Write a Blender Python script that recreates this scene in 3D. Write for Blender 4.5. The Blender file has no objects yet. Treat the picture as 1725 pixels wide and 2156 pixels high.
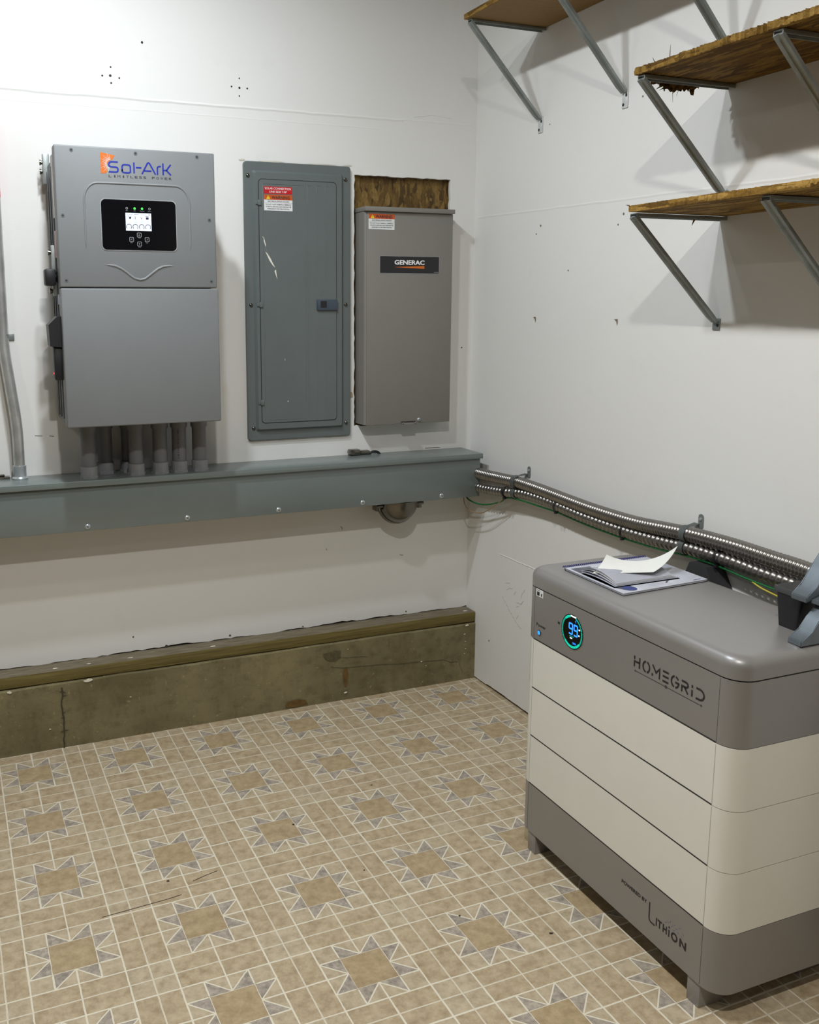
import bpy, bmesh, math, random
from mathutils import Vector, Matrix
random.seed(7)
C = bpy.context.scene.collection
PI = math.pi

# ------------------------------------------------------------------ camera
FPX, PX, PY = 1978.18, 712.46, 977.96
CAM = Vector((-1.844, -3.1748, 1.4739)); YAW, PIT, ROL = 0.3856, -0.1688, -0.0019
fw = Vector((math.sin(YAW)*math.cos(PIT), math.cos(YAW)*math.cos(PIT), math.sin(PIT)))
rt = Vector((math.cos(YAW), -math.sin(YAW), 0)); up = rt.cross(fw)
rt, up = math.cos(ROL)*rt+math.sin(ROL)*up, -math.sin(ROL)*rt+math.cos(ROL)*up
cd = bpy.data.cameras.new('camera'); cam = bpy.data.objects.new('camera', cd); C.objects.link(cam)
cd.sensor_fit = 'HORIZONTAL'; cd.sensor_width = 36; cd.lens = FPX/1725*36
cd.shift_x = (862.5-PX)/1725; cd.shift_y = -(1078-PY)/1725
cd.clip_start = .02
cam.matrix_world = Matrix(((rt.x, up.x, -fw.x, CAM.x), (rt.y, up.y, -fw.y, CAM.y), (rt.z, up.z, -fw.z, CAM.z), (0, 0, 0, 1)))
bpy.context.scene.camera = cam

# ------------------------------------------------------------------ world, lamps, exposure
sc = bpy.context.scene
sc.view_settings.view_transform = 'Standard'; sc.view_settings.look = 'None'
sc.view_settings.gamma = 1; sc.view_settings.use_curve_mapping = False
sc.view_settings.exposure = 0.6
w = bpy.data.worlds.new('world'); sc.world = w; w.use_nodes = True
w.node_tree.nodes['Background'].inputs[0].default_value = (.8, .82, .85, 1)
w.node_tree.nodes['Background'].inputs[1].default_value = .25
def lamp(name, loc, power, size, col, sy=None):
    l = bpy.data.lights.new(name, 'AREA'); l.energy = power; l.size = size; l.color = col
    if sy: l.shape = 'RECTANGLE'; l.size_y = sy
    o = bpy.data.objects.new(name, l); C.objects.link(o); o.location = loc
    return o
# two multi-head shop lights hanging from the ceiling, plus an added fill lamp further left
lamp('ceiling_or_fill_lamp', (-1.50, -.92, 2.82), 14, .08, (.87, .94, 1))
lamp('ceiling_or_fill_lamp', (-1.58, -.66, 2.82), 2, .08, (.87, .94, 1))
lamp('ceiling_or_fill_lamp', (-1.45, -1.38, 2.82), 10, .08, (.90, .95, 1))
lamp('ceiling_or_fill_lamp', (-1.55, -2.70, 2.84), 23, .08, (1, .975, .93))
lamp('ceiling_or_fill_lamp', (-1.50, -3.50, 2.84), 3, .08, (1, .975, .93))
lamp('ceiling_or_fill_lamp', (-3.1, -1.7, 2.84), 5, .12, (1, .98, .94))  # fill lamp added to brighten the battery front, no such fixture known

# ------------------------------------------------------------------ materials
class X:                                   # tiny expression wrapper over math nodes
    def __init__(s, nt, sock): s.nt, s.s = nt, sock
    def _op(s, op, *a, rev=False):
        n = s.nt.nodes.new('ShaderNodeMath'); n.operation = op
        seq = ([*a, s] if rev else [s, *a])
        for i, v in enumerate(seq):
            if isinstance(v, X): s.nt.links.new(v.s, n.inputs[i])
            else: n.inputs[i].default_value = v
        return X(s.nt, n.outputs[0])
    def __add__(s, o): return s._op('ADD', o)
    def __sub__(s, o): return s._op('SUBTRACT', o)
    def __rsub__(s, o): return s._op('SUBTRACT', o, rev=True)
    def __mul__(s, o): return s._op('MULTIPLY', o)
    def lt(s, o): return s._op('LESS_THAN', o)
    def gt(s, o): return s._op('GREATER_THAN', o)
    def min(s, o): return s._op('MINIMUM', o)
    def max(s, o): return s._op('MAXIMUM', o)
    def abs(s): return s._op('ABSOLUTE')
    def mod(s, o): return s._op('FLOORED_MODULO', o)
    def floor(s): return s._op('FLOOR')

def base(name):
    m = bpy.data.materials.new(name); m.use_nodes = True
    return m, m.node_tree, m.node_tree.nodes['Principled BSDF']
def coords(nt, scale=(1, 1, 1), rot=(0, 0, 0)):
    t = nt.nodes.new('ShaderNodeTexCoord'); mp = nt.nodes.new('ShaderNodeMapping')
    mp.inputs['Scale'].default_value = scale; mp.inputs['Rotation'].default_value = rot
    nt.links.new(t.outputs['Object'], mp.inputs[0]); return mp.outputs[0]
def noise(nt, vec, scale, detail=4, rough=.55):
    n = nt.nodes.new('ShaderNodeTexNoise'); n.inputs['Scale'].default_value = scale
    n.inputs['Detail'].default_value = detail; n.inputs['Roughness'].default_value = rough
    nt.links.new(vec, n.inputs['Vector']); return n.outputs[0]
def ramp(nt, fac, stops, interp='LINEAR'):
    r = nt.nodes.new('ShaderNodeValToRGB'); r.color_ramp.interpolation = interp
    e = r.color_ramp.elements
    while len(e) > 1: e.remove(e[-1])
    e[0].position = stops[0][0]; e[0].color = (*stops[0][1], 1)
    for p, c in stops[1:]: k = e.new(p); k.color = (*c, 1)
    nt.links.new(fac, r.inputs[0]); return r.outputs[0]
def mix(nt, fac, a, b, mode='MIX'):
    n = nt.nodes.new('ShaderNodeMix'); n.data_type = 'RGBA'; n.blend_type = mode
    for i, v in ((0, fac), (6, a), (7, b)):
        if isinstance(v, (int, float)): n.inputs[i].default_value = v
        elif isinstance(v, tuple): n.inputs[i].default_value = (*v, 1)
        else: nt.links.new(v.s if isinstance(v, X) else v, n.inputs[i])
    return n.outputs[2]
def bump(nt, b, h, strength, dist=.001):
    n = nt.nodes.new('ShaderNodeBump'); n.inputs['Strength'].default_value = strength
    n.inputs['Distance'].default_value = dist; nt.links.new(h.s if isinstance(h, X) else h, n.inputs['Height'])
    nt.links.new(n.outputs[0], b.inputs['Normal'])
def sc3(c, k): return tuple(min(1, v*k) for v in c)
def simple(name, col, rough=.5, metal=0, var=.06, vs=12, bs=0, bsc=400, spec=None, emit=0, coat=0):
    m, nt, b = base(name); v = coords(nt)
    nn = noise(nt, v, vs)
    c = ramp(nt, nn, [(.3, sc3(col, 1-var)), (.7, sc3(col, 1+var))])
    nt.links.new(c, b.inputs['Base Color'])
    b.inputs['Roughness'].default_value = rough; b.inputs['Metallic'].default_value = metal
    if spec is not None: b.inputs['Specular IOR Level'].default_value = spec
    if emit:
        b.inputs['Emission Color'].default_value = (*col, 1); b.inputs['Emission Strength'].default_value = emit
    if coat: b.inputs['Coat Weight'].default_value = coat
    if bs: bump(nt, b, noise(nt, v, bsc, 2), bs, .0006)
    return m
def srgb(r, g, b):
    f = lambda c: (c/255/12.92) if c/255 <= .04045 else ((c/255+.055)/1.055)**2.4
    return (f(r), f(g), f(b))

def drywall(name, col):
    m, nt, b = base(name); v = coords(nt)
    n1 = noise(nt, v, .9, 3); n2 = noise(nt, v, 9, 6, .65); n3 = noise(nt, coords(nt, (1, 1, .35)), 38, 4, .7)
    c = ramp(nt, n1, [(.3, sc3(col, .97)), (.7, sc3(col, 1.02))])
    c = mix(nt, ramp(nt, n2, [(.60, (0, 0, 0)), (.78, (.22, .22, .22))]), c, sc3(col, .80))
    c = mix(nt, ramp(nt, n3, [(.70, (0, 0, 0)), (.80, (.35, .35, .35))]), c, (.40, .39, .37))
    nt.links.new(c, b.inputs['Base Color']); b.inputs['Roughness'].default_value = .62
    b.inputs['Specular IOR Level'].default_value = .3
    bump(nt, b, noise(nt, v, 5, 8, .6), .25, .004)
    return m
M = {}
M['wall'] = drywall('drywall_paint', (.76, .75, .72))
M['ceil'] = simple('ceiling_paint', (.34, .32, .28), .8)
M['far'] = simple('far_wall_paint', (.13, .115, .095), .8)
M['paper_edge'] = simple('gypsum_edge', (.72, .70, .66), .9, var=.15, vs=60)
M['gutter'] = simple('grey_green_enamel', srgb(112, 121, 119), .30, var=.03, bs=.12, bsc=500, spec=.8)
M['panel'] = simple('dark_grey_enamel', srgb(98, 105, 104), .42, var=.03, bs=.3, bsc=500)
M['inverter'] = simple('light_grey_powder_coat', srgb(122, 125, 126), .5, var=.02, bs=.35, bsc=700)
M['inv_side'] = simple('grey_aluminium_case', srgb(98, 102, 106), .45, var=.03)
M['generac'] = simple('warm_grey_textured_paint', srgb(125, 122, 115), .5, var=.02, bs=.45, bsc=450)
M['batt_grey'] = simple('warm_grey_coating', srgb(128, 125, 122), .36, var=.015, bs=.15, bsc=700, spec=.9)
M['batt_white'] = simple('ivory_coating', srgb(228, 226, 216), .33, var=.012, bs=.15, bsc=700, coat=.15)
M['seam_grey'] = simple('seam_grey', srgb(170, 166, 156), .6)
M['seam_dark'] = simple('seam_dark_grey', srgb(96, 93, 90), .6)
M['groove'] = simple('groove_shadow', (.02, .02, .02), .7)
M['black'] = simple('black_plastic', (.012, .012, .014), .45)
M['black_gloss'] = simple('black_glass', (.004, .004, .005), .12)
M['print'] = simple('dark_print', (.02, .016, .02), .6)
M['pvc'] = simple('grey_pvc', srgb(114, 115, 118), .5, var=.05, vs=30)
M['pvc_light'] = simple('light_grey_pvc_fitting', srgb(140, 142, 146), .4, var=.05, vs=30)
M['zinc'] = simple('zinc_plated_steel', srgb(185, 190, 192), .3, .5, var=.12, vs=25)
M['galv'] = simple('galvanised_steel', srgb(146, 152, 150), .42, .5, var=.18, vs=22)
M['galv_plate'] = simple('pale_bracket_plate', srgb(205, 208, 206), .5, .3, var=.12, vs=60)
M['flex'] = simple('spiral_steel', srgb(142, 138, 133), .30, .9, var=.08, vs=30)
M['emt'] = simple('scuffed_steel_tube', srgb(186, 186, 182), .28, .55, var=.2, vs=18)
M['chrome'] = simple('dull_chrome', srgb(112, 108, 100), .24, 1, var=.1, vs=20)
M['red'] = simple('red_tape', srgb(200, 20, 30), .4)
M['green'] = simple('green_insulation', (.006, .13, .03), .35)
M['tan'] = simple('tan_insulation', srgb(150, 125, 90), .5)
M['yellow'] = simple('yellow_insulation', srgb(190, 175, 70), .5)
M['clampgrey'] = simple('cast_grey_metal', srgb(112, 120, 126), .38, .6, var=.1, vs=40)
M['white_print'] = simple('white_print', (.8, .8, .8), .6)
M['label_white'] = simple('label_white', (.75, .77, .76), .5)
M['label_red'] = simple('label_red', srgb(190, 15, 25), .5)
M['label_orange'] = simple('label_orange', srgb(196, 84, 28), .5)
M['orange'] = simple('logo_orange', srgb(208, 104, 18), .5)
M['blue'] = simple('logo_blue', srgb(8, 36, 150), .5)
M['pink'] = simple('label_pink', srgb(225, 190, 190), .5)
M['label_yellow'] = simple('label_yellow', srgb(240, 220, 30), .5)
M['lcd'] = simple('lcd_glow', srgb(214, 222, 240), .4, emit=.35)
M['lcd_ink'] = simple('lcd_ink', (.015, .015, .04), .5)
M['lcd_green'] = simple('lcd_green', srgb(150, 215, 170), .5, emit=.3)
M['led_green'] = simple('green_led', (.06, .7, .08), .4, emit=.9)
M['led_blue'] = simple('blue_led', (.02, .20, 1), .4, emit=1.2)
M['led_teal'] = simple('teal_led', (.0, .38, .26), .4, emit=.75)
M['led_white'] = simple('white_led', (.8, .9, .95), .4, emit=.9)
M['red_led'] = simple('red_pilot', (.9, .03, .03), .4, emit=1)
M['ring_grey'] = simple('key_outline', (.35, .36, .38), .5)
M['paper'] = simple('white_paper', srgb(222, 224, 232), .7, var=.03)
M['paper2'] = simple('cream_paper', srgb(232, 232, 226), .7, var=.03)
M['cover'] = simple('clear_cover_page', srgb(196, 198, 208), .2, var=.12, vs=30)
M['dark_photo'] = simple('dark_cover_print', srgb(70, 74, 88), .3, var=.3, vs=50)
M['coil'] = simple('blue_plastic_coil', srgb(30, 36, 110), .35)
M['chip'] = simple('exposed_primer', srgb(225, 220, 205), .7)
M['stain'] = simple('rust_stain', srgb(105, 80, 38), .8, var=.3, vs=40)
M['crack'] = simple('crack_line', srgb(66, 60, 42), .9)
M['bluewin'] = simple('deep_blue_print', srgb(50, 62, 125), .5)

def osb(name, pal, axis='y', k=1.0, rough=.8, gloss=.2):
    m, nt, b = base(name)
    st = {'y': (46, 7, 46), 'z': (30, 30, 13), 'x': (7, 46, 46)}[axis]
    outs = []
    for i, (r, kk) in enumerate((((0, 0, .12), 1), ((.25, .35, -.5), .8), ((-.35, -.3, .9), .9))):
        vn = nt.nodes.new('ShaderNodeTexVoronoi'); vn.inputs['Scale'].default_value = k*kk
        vn.inputs['Randomness'].default_value = 1
        nt.links.new(coords(nt, st, r), vn.inputs['Vector'])
        sp = nt.nodes.new('ShaderNodeSeparateColor'); nt.links.new(vn.outputs['Color'], sp.inputs[0])
        outs.append((ramp(nt, sp.outputs[0], pal), sp.outputs[1], vn.outputs['Distance']))
    c = mix(nt, X(nt, outs[1][1]).gt(.55), outs[0][0], outs[1][0])
    c = mix(nt, X(nt, outs[2][1]).gt(.6), c, outs[2][0])
    g = noise(nt, coords(nt, tuple(s*4 for s in st)), 1.2, 5, .7)
    c = mix(nt, .75, c, ramp(nt, g, [(.30, (.35, .33, .3)), (.55, (1, 1, 1))]), 'MULTIPLY')
    nt.links.new(c, b.inputs['Base Color']); b.inputs['Roughness'].default_value = rough
    b.inputs['Specular IOR Level'].default_value = gloss
    h = X(nt, outs[0][1])*.5 + X(nt, outs[2][1])*.5 + X(nt, g)*.6
    bump(nt, b, h, .7, .004)
    return m
PAL = [(0, srgb(92, 66, 24)), (.35, srgb(122, 92, 38)), (.65, srgb(150, 116, 52)), (1, srgb(168, 134, 70))]
M['osb'] = osb('oriented_strand_board', [(p, sc3(c, .82)) for p, c in PAL], 'y', 1.8)
M['osb_gold'] = osb('golden_strand_board', [(p, sc3(c, 1.05)) for p, c in PAL], 'y', 1.8)
M['osb_wall'] = osb('strand_board_backing', [(p, sc3(c, .62)) for p, c in PAL], 'z', 2.2, .6, .4)
M['board'] = simple('smooth_brown_board', srgb(132, 102, 54), .7, var=.08, vs=60)

def sillmat():
    m, nt, b = base('treated_lumber')
    g = noise(nt, coords(nt, (3, 90, 90)), 1.5, 6, .65)
    c = ramp(nt, g, [(.3, srgb(76, 66, 32)), (.5, srgb(104, 92, 46)), (.72, srgb(124, 110, 62))])
    geo = nt.nodes.new('ShaderNodeNewGeometry'); sp = nt.nodes.new('ShaderNodeSeparateXYZ')
    nt.links.new(geo.outputs['Normal'], sp.inputs[0])
    dust = ramp(nt, noise(nt, coords(nt, (6, 40, 40)), 2, 5), [(.3, srgb(96, 86, 66)), (.7, srgb(128, 118, 98))])
    c = mix(nt, X(nt, sp.outputs[2]).gt(.7), c, dust)
    nt.links.new(c, b.inputs['Base Color']); b.inputs['Roughness'].default_value = .85
    bump(nt, b, g, .5, .002); return m
M['sill'] = sillmat()
def concrete():
    m, nt, b = base('stained_concrete'); v = coords(nt)
    n1 = noise(nt, v, 3.2, 5, .6); n2 = noise(nt, v, 26, 8, .7); n3 = noise(nt, coords(nt, (9, 9, 1.6)), 1.5, 4)
    c = ramp(nt, n1, [(.3, srgb(96, 87, 56)), (.5, srgb(120, 111, 80)), (.7, srgb(138, 128, 92))])
    c = mix(nt, .6, c, ramp(nt, n2, [(.32, (.55, .52, .46)), (.5, (1, 1, 1)), (.72, (1.0, 1.0, .96))]), 'MULTIPLY')
    c = mix(nt, ramp(nt, n3, [(.55, (0, 0, 0)), (.75, (.5, .5, .5))]), c, srgb(96, 84, 50))
    c = mix(nt, ramp(nt, noise(nt, v, 60, 3), [(.66, (0, 0, 0)), (.72, (.45, .45, .45))]), c, srgb(165, 155, 118))
    nt.links.new(c, b.inputs['Base Color']); b.inputs['Roughness'].default_value = .85
    bump(nt, b, n2, .6, .004); return m
M['concrete'] = concrete()

TILE, U0, V0, TH = .3048, -1.6882, -.5349, .0134
def floormat():
    m, nt, b = base('patterned_floor_tile')
    t = nt.nodes.new('ShaderNodeTexCoord')
    mp = nt.nodes.new('ShaderNodeMapping'); mp.vector_type = 'TEXTURE'
    mp.inputs['Location'].default_value = (U0, V0, 0); mp.inputs['Rotation'].default_value = (0, 0, TH)
    nt.links.new(t.outputs['Object'], mp.inputs[0])
    nz = nt.nodes.new('ShaderNodeTexNoise'); nz.inputs['Scale'].default_value = 45; nz.inputs['Detail'].default_value = 3
    nt.links.new(t.outputs['Object'], nz.inputs['Vector'])
    wob = nt.nodes.new('ShaderNodeVectorMath'); wob.operation = 'MULTIPLY_ADD'
    nt.links.new(nz.outputs['Color'], wob.inputs[0]); wob.inputs[1].default_value = (.0022,)*3; wob.inputs[2].default_value = (0, 0, 0)
    ad = nt.nodes.new('ShaderNodeVectorMath'); ad.operation = 'ADD'
    nt.links.new(mp.outputs[0], ad.inputs[0]); nt.links.new(wob.outputs[0], ad.inputs[1])
    sp = nt.nodes.new('ShaderNodeSeparateXYZ'); nt.links.new(ad.outputs[0], sp.inputs[0])
    k = 6/TILE
    px = (X(nt, sp.outputs[0])*k + 3).mod(6); py = (X(nt, sp.outputs[1])*k + 3).mod(6)
    A = (px-3).abs(); B = (py-3).abs()
    Mx, mn = A.max(B), A.min(B)
    big = 9.0
    d_seam = 3.0-Mx
    d2 = (A-2).abs().min((B-2).abs())
    d1 = ((A-1).abs() + B.gt(2)*big).min((B-1).abs() + A.gt(2)*big)
    d0 = (A + B.lt(1)*big).min(B + A.lt(1)*big)
    dd = ((Mx-1-mn).abs()*.7071) + (Mx.lt(1).max(Mx.gt(2)))*big
    wn = X(nt, noise(nt, coords(nt), 7, 3))
    wscale = wn*.05 + .013
    dmin = d2.min(d1 + Mx.lt(1.08)*.022).min(d0)
    thin = dd.lt(.032)
    line = dmin.lt(wscale).max(thin).max(d_seam.lt(.032))
    seam = d_seam.lt(.006)
    grey = Mx.gt(1)*Mx.lt(2)*mn.lt(1)*((Mx-1-mn).lt(0))
    centre = Mx.lt(1)
    ring = Mx.gt(1)*(Mx.lt(2))
    strip = Mx.gt(2)*mn.lt(2)
    v = coords(nt)
    n1 = noise(nt, v, 34, 8, .72); n2 = noise(nt, v, 5, 3); n3 = noise(nt, coords(nt, (1, 1, 1), (.3, .2, .5)), 60, 5, .7)
    tan = ramp(nt, n1, [(.28, srgb(146, 127, 98)), (.5, srgb(177, 159, 130)), (.72, srgb(198, 182, 154))])
    pale = ramp(nt, n1, [(.28, srgb(154, 138, 111)), (.6, srgb(192, 177, 150))])
    warm = ramp(nt, n1, [(.28, srgb(146, 125, 93)), (.72, srgb(190, 171, 137))])
    gr = ramp(nt, n3, [(.35, srgb(134, 124, 113)), (.65, srgb(180, 169, 154))])
    c = mix(nt, ring, tan, pale); c = mix(nt, centre, c, warm)
    c = mix(nt, (Mx.gt(2)*mn.gt(2)), c, pale)
    c = mix(nt, .35, c, ramp(nt, n2, [(.35, (.86, .82, .80)), (.65, (1, 1, 1))]), 'MULTIPLY')
    c = mix(nt, grey, c, gr)
    c = mix(nt, line, c, srgb(218, 210, 190))
    c = mix(nt, seam*.6, c, srgb(150, 135, 110))
    sx = nt.nodes.new('ShaderNodeSeparateXYZ'); nt.links.new(t.outputs['Object'], sx.inputs[0])
    nt.links.new(c, b.inputs['Base Color']); b.inputs['Roughness'].default_value = .45
    b.inputs['Specular IOR Level'].default_value = .35
    bump(nt, b, (1.0-line)*1.0 + X(nt, n1)*.35, .35, .0012)
    return m
M['floor'] = floormat()

# ------------------------------------------------------------------ mesh helpers
def fin(bm, name, mat, parent=None, root=None, smooth=35):
    off = -root.location if root else Vector((0, 0, 0))
    if root and root.rotation_euler.z == 0: bmesh.ops.translate(bm, verts=bm.verts, vec=off)
    me = bpy.data.meshes.new(name); bmesh.ops.recalc_face_normals(bm, faces=bm.faces[:]) if smooth is not None else None
    bm.to_mesh(me); bm.free()
    me.materials.append(mat)
    if smooth:
        for p in me.polygons: p.use_smooth = True
        me.set_sharp_from_angle(angle=math.radians(smooth))
    o = bpy.data.objects.new(name, me); C.objects.link(o)
    if parent: o.parent = parent
    return o
def thing(name, label, cat, loc=(0, 0, 0), group=None):
    o = bpy.data.objects.new(name, None); C.objects.link(o); o.location = loc
    o.empty_display_size = .05
    o['label'] = label; o['category'] = cat
    if group: o['group'] = group
    return o
def tag(o, label, cat, group=None):
    o['label'] = label; o['category'] = cat
    if group: o['group'] = group
    return o
def struct(o, label=None):
    o['kind'] = 'structure'
    return o
def bx(bm, a, b, bev=0, seg=2, only=None):
    a, b = Vector(a), Vector(b)
    r = bmesh.ops.create_cube(bm, size=1)
    vs = r['verts']
    s = b-a
    bmesh.ops.scale(bm, verts=vs, vec=(abs(s.x), abs(s.y), abs(s.z)))
    bmesh.ops.translate(bm, verts=vs, vec=(a+b)/2)
    if bev:
        es = list({e for v in vs for e in v.link_edges})
        if only is not None:
            es = [e for e in es if abs((e.verts[0].co-e.verts[1].co).normalized()[only]) > .9]
        bmesh.ops.bevel(bm, geom=es, offset=bev, segments=seg, profile=.5, affect='EDGES')
def box(name, a, b, mat, parent=None, root=None, bev=0, seg=2, only=None):
    bm = bmesh.new(); bx(bm, a, b, bev, seg, only); return fin(bm, name, mat, parent, root)
def prism(bm, pts, h0, h1, f):
    """closed 2D outline pts extruded between heights h0,h1; f(u,v,h)->xyz"""
    A = [bm.verts.new(f(u, v, h0)) for u, v in pts]; B = [bm.verts.new(f(u, v, h1)) for u, v in pts]
    n = len(pts)
    bm.faces.new(A[::-1]); bm.faces.new(B)
    for i in range(n): bm.faces.new((A[i], A[(i+1) % n], B[(i+1) % n], B[i]))
    return B
def rrect(u0, v0, u1, v1, r, n=6):
    P = []
    for cx, cy, a0 in ((u1-r, v1-r, 0), (u0+r, v1-r, 90), (u0+r, v0+r, 180), (u1-r, v0+r, 270)):
        for i in range(n+1):
            a = math.radians(a0+90*i/n); P.append((cx+r*math.cos(a), cy+r*math.sin(a)))
    return P
def circ(cu, cv, r, n=24, ru=None): return [(cu+(ru or r)*math.cos(2*PI*i/n), cv+r*math.sin(2*PI*i/n)) for i in range(n)]
def cyl(bm, p0, p1, r0, r1=None, n=24, cap=True):
    p0, p1 = Vector(p0), Vector(p1); d = (p1-p0).normalized(); r1 = r0 if r1 is None else r1
    q = d.to_track_quat('Z', 'Y').to_matrix()
    A = []; B = []
    for i in range(n):
        a = 2*PI*i/n; e = q @ Vector((math.cos(a), math.sin(a), 0))
        A.append(bm.verts.new(p0+e*r0)); B.append(bm.verts.new(p1+e*r1))
    for i in range(n): bm.faces.new((A[i], A[(i+1) % n], B[(i+1) % n], B[i]))
    if cap: bm.faces.new(A[::-1]); bm.faces.new(B)
def lathe(bm, prof, origin, axis, n=24):
    """prof [(r, h)], around axis from origin"""
    o = Vector(origin); q = Vector(axis).normalized().to_track_quat('Z', 'Y').to_matrix()
    rings = []
    for r, h in prof:
        if r < 1e-6: rings.append([bm.verts.new(o+q @ Vector((0, 0, h)))])
        else: rings.append([bm.verts.new(o+q @ Vector((r*math.cos(2*PI*i/n), r*math.sin(2*PI*i/n), h))) for i in range(n)])
    for A, B in zip(rings, rings[1:]):
        for i in range(n):
            j = (i+1) % n
            if len(A) == 1 and len(B) == 1: continue
            if len(A) == 1: bm.faces.new((A[0], B[i], B[j]))
            elif len(B) == 1: bm.faces.new((A[i], A[j], B[0]))
            else: bm.faces.new((A[i], A[j], B[j], B[i]))
def spline(pts, step):
    P = [Vector(p) for p in pts]; P = [2*P[0]-P[1]]+P+[2*P[-1]-P[-2]]; out = []
    for i in range(1, len(P)-2):
        a, b, c, d = P[i-1:i+3]; n = max(2, int((c-b).length/step))
        for k in range(n):
            t = k/n
            out.append(.5*((2*b)+(c-a)*t+(2*a-5*b+4*c-d)*t*t+(3*b-a-3*c+d)*t**3))
    out.append(P[-2]); return out
def sweep(bm, path, rad, n=12, cap=True, flat=1.0):
    """tube along path; rad float or func(arc length)"""
    s = 0; rings = []; ref = Vector((0, 0, 1))
    for i, p in enumerate(path):
        if i: s += (p-path[i-1]).length
        t = (path[min(i+1, len(path)-1)]-path[max(i-1, 0)]).normalized()
        a = ref-ref.dot(t)*t
        if a.length < .05: a = Vector((1, 0, 0))-t.x*t
        a.normalize(); b = t.cross(a); ref = a if abs(t.z) > .7 else Vector((0, 0, 1))
        r = rad(s) if callable(rad) else rad
        rings.append([bm.verts.new(p+a*r*math.cos(2*PI*k/n)+b*r*flat*math.sin(2*PI*k/n)) for k in range(n)])
    for A, B in zip(rings, rings[1:]):
        for k in range(n): bm.faces.new((A[k], A[(k+1) % n], B[(k+1) % n], B[k]))
    if cap: bm.faces.new(rings[0][::-1]); bm.faces.new(rings[-1])
def ribbon(bm, pts, w, f, h=0.0004, closed=False):
    """flat stroke in the plane with mitred corners"""
    n = len(pts); L = []; R = []
    for i in range(n):
        if closed: a, b, c = pts[i-1], pts[i], pts[(i+1) % n]
        else: a, b, c = pts[max(i-1, 0)], pts[i], pts[min(i+1, n-1)]
        def un(p, q):
            d = (q[0]-p[0], q[1]-p[1]); l = math.hypot(*d) or 1; return (d[0]/l, d[1]/l)
        d1 = un(a, b) if a != b else un(b, c); d2 = un(b, c) if b != c else d1
        nx, ny = -(d1[1]+d2[1]), d1[0]+d2[0]; l = math.hypot(nx, ny) or 1; nx /= l; ny /= l
        k = 1/max(.5, nx*-d1[1]+ny*d1[0]); ww = w(i/(n-1)) if callable(w) else w
        L.append(bm.verts.new(f(b[0]+nx*ww/2*k, b[1]+ny*ww/2*k, h))); R.append(bm.verts.new(f(b[0]-nx*ww/2*k, b[1]-ny*ww/2*k, h)))
    rng = range(n) if closed else range(n-1)
    for i in rng:
        j = (i+1) % n; bm.faces.new((R[i], R[j], L[j], L[i]))
def poly(bm, pts, f, h=0.0004):
    bm.faces.new([bm.verts.new(f(u, v, h)) for u, v in pts])
def arc(cu, cv, r, a0, a1, n=12, rv=None):
    return [(cu+r*math.cos(math.radians(a0+(a1-a0)*i/n)), cv+(rv or r)*math.sin(math.radians(a0+(a1-a0)*i/n))) for i in range(n+1)]
def annulus(bm, cu, cv, r0, r1, f, h, n=24, a0=0, a1=360):
    for i in range(n):
        a = math.radians(a0+(a1-a0)*i/n); b = math.radians(a0+(a1-a0)*(i+1)/n)
        bm.faces.new([bm.verts.new(f(cu+r*math.cos(t), cv+r*math.sin(t), h)) for r, t in ((r0, a), (r1, a), (r1, b), (r0, b))])
def text(bm, body, u0, u1, v0, v1, f, h=.0004, bold=0, fixed=False):
    cu = bpy.data.curves.new('t', 'FONT'); cu.body = body; cu.offset = bold; cu.align_x = 'LEFT'; cu.resolution_u = 3
    o = bpy.data.objects.new('t', cu); C.objects.link(o)
    dg = bpy.context.evaluated_depsgraph_get(); me = bpy.data.meshes.new_from_object(o.evaluated_get(dg))
    co = [v.co.copy() for v in me.vertices]
    x0, x1 = min(c.x for c in co), max(c.x for c in co); y0, y1 = min(c.y for c in co), max(c.y for c in co)
    vs = [bm.verts.new(f(u0+(c.x-x0)/(x1-x0)*(u1-u0), v0+(c.y-y0)/(y1-y0)*(v1-v0), h)) for c in co]
    for p in me.polygons:
        try: bm.faces.new([vs[i] for i in p.vertices])
        except ValueError: pass
    bpy.data.objects.remove(o); bpy.data.curves.remove(cu); bpy.data.meshes.remove(me)
def onY(y): return lambda u, v, h=0: Vector((u, y-h, v))          # on a face looking along -y
def onX(x): return lambda u, v, h=0: Vector((x-h, -u, v))          # on a face looking along -x, u = -y
def onZ(z): return lambda u, v, h=0: Vector((u, v, z+h))
def flat(name, mat, fn, parent, root):
    bm = bmesh.new(); fn(bm); return fin(bm, name, mat, parent, root, smooth=None)
def dup(root, loc, label=None, group=None):
    r = root.copy(); C.objects.link(r); r.location = loc
    if label: r['label'] = label
    if group: r['group'] = group
    for ch in list(root.children):
        c = ch.copy(); C.objects.link(c); c.parent = r
        for g in ch.children:
            d = g.copy(); C.objects.link(d); d.parent = c
    return r

# ------------------------------------------------------------------ room shell
RX, RY, RZ = -5.2, -6.2, 3.0
bm = bmesh.new()
bx(bm, (RX, RY, -.1), (.15, .15, 0))
struct(fin(bm, 'floor', M['floor'], smooth=None))
struct(box('ceiling', (RX, RY, RZ), (.15, .15, RZ+.1), M['ceil']))
struct(box('wall_left', (RX-.1, RY, 0), (RX, .15, RZ), M['far']))
struct(box('wall_front', (RX, RY-.1, 0), (.15, RY, RZ), M['far']))
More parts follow.
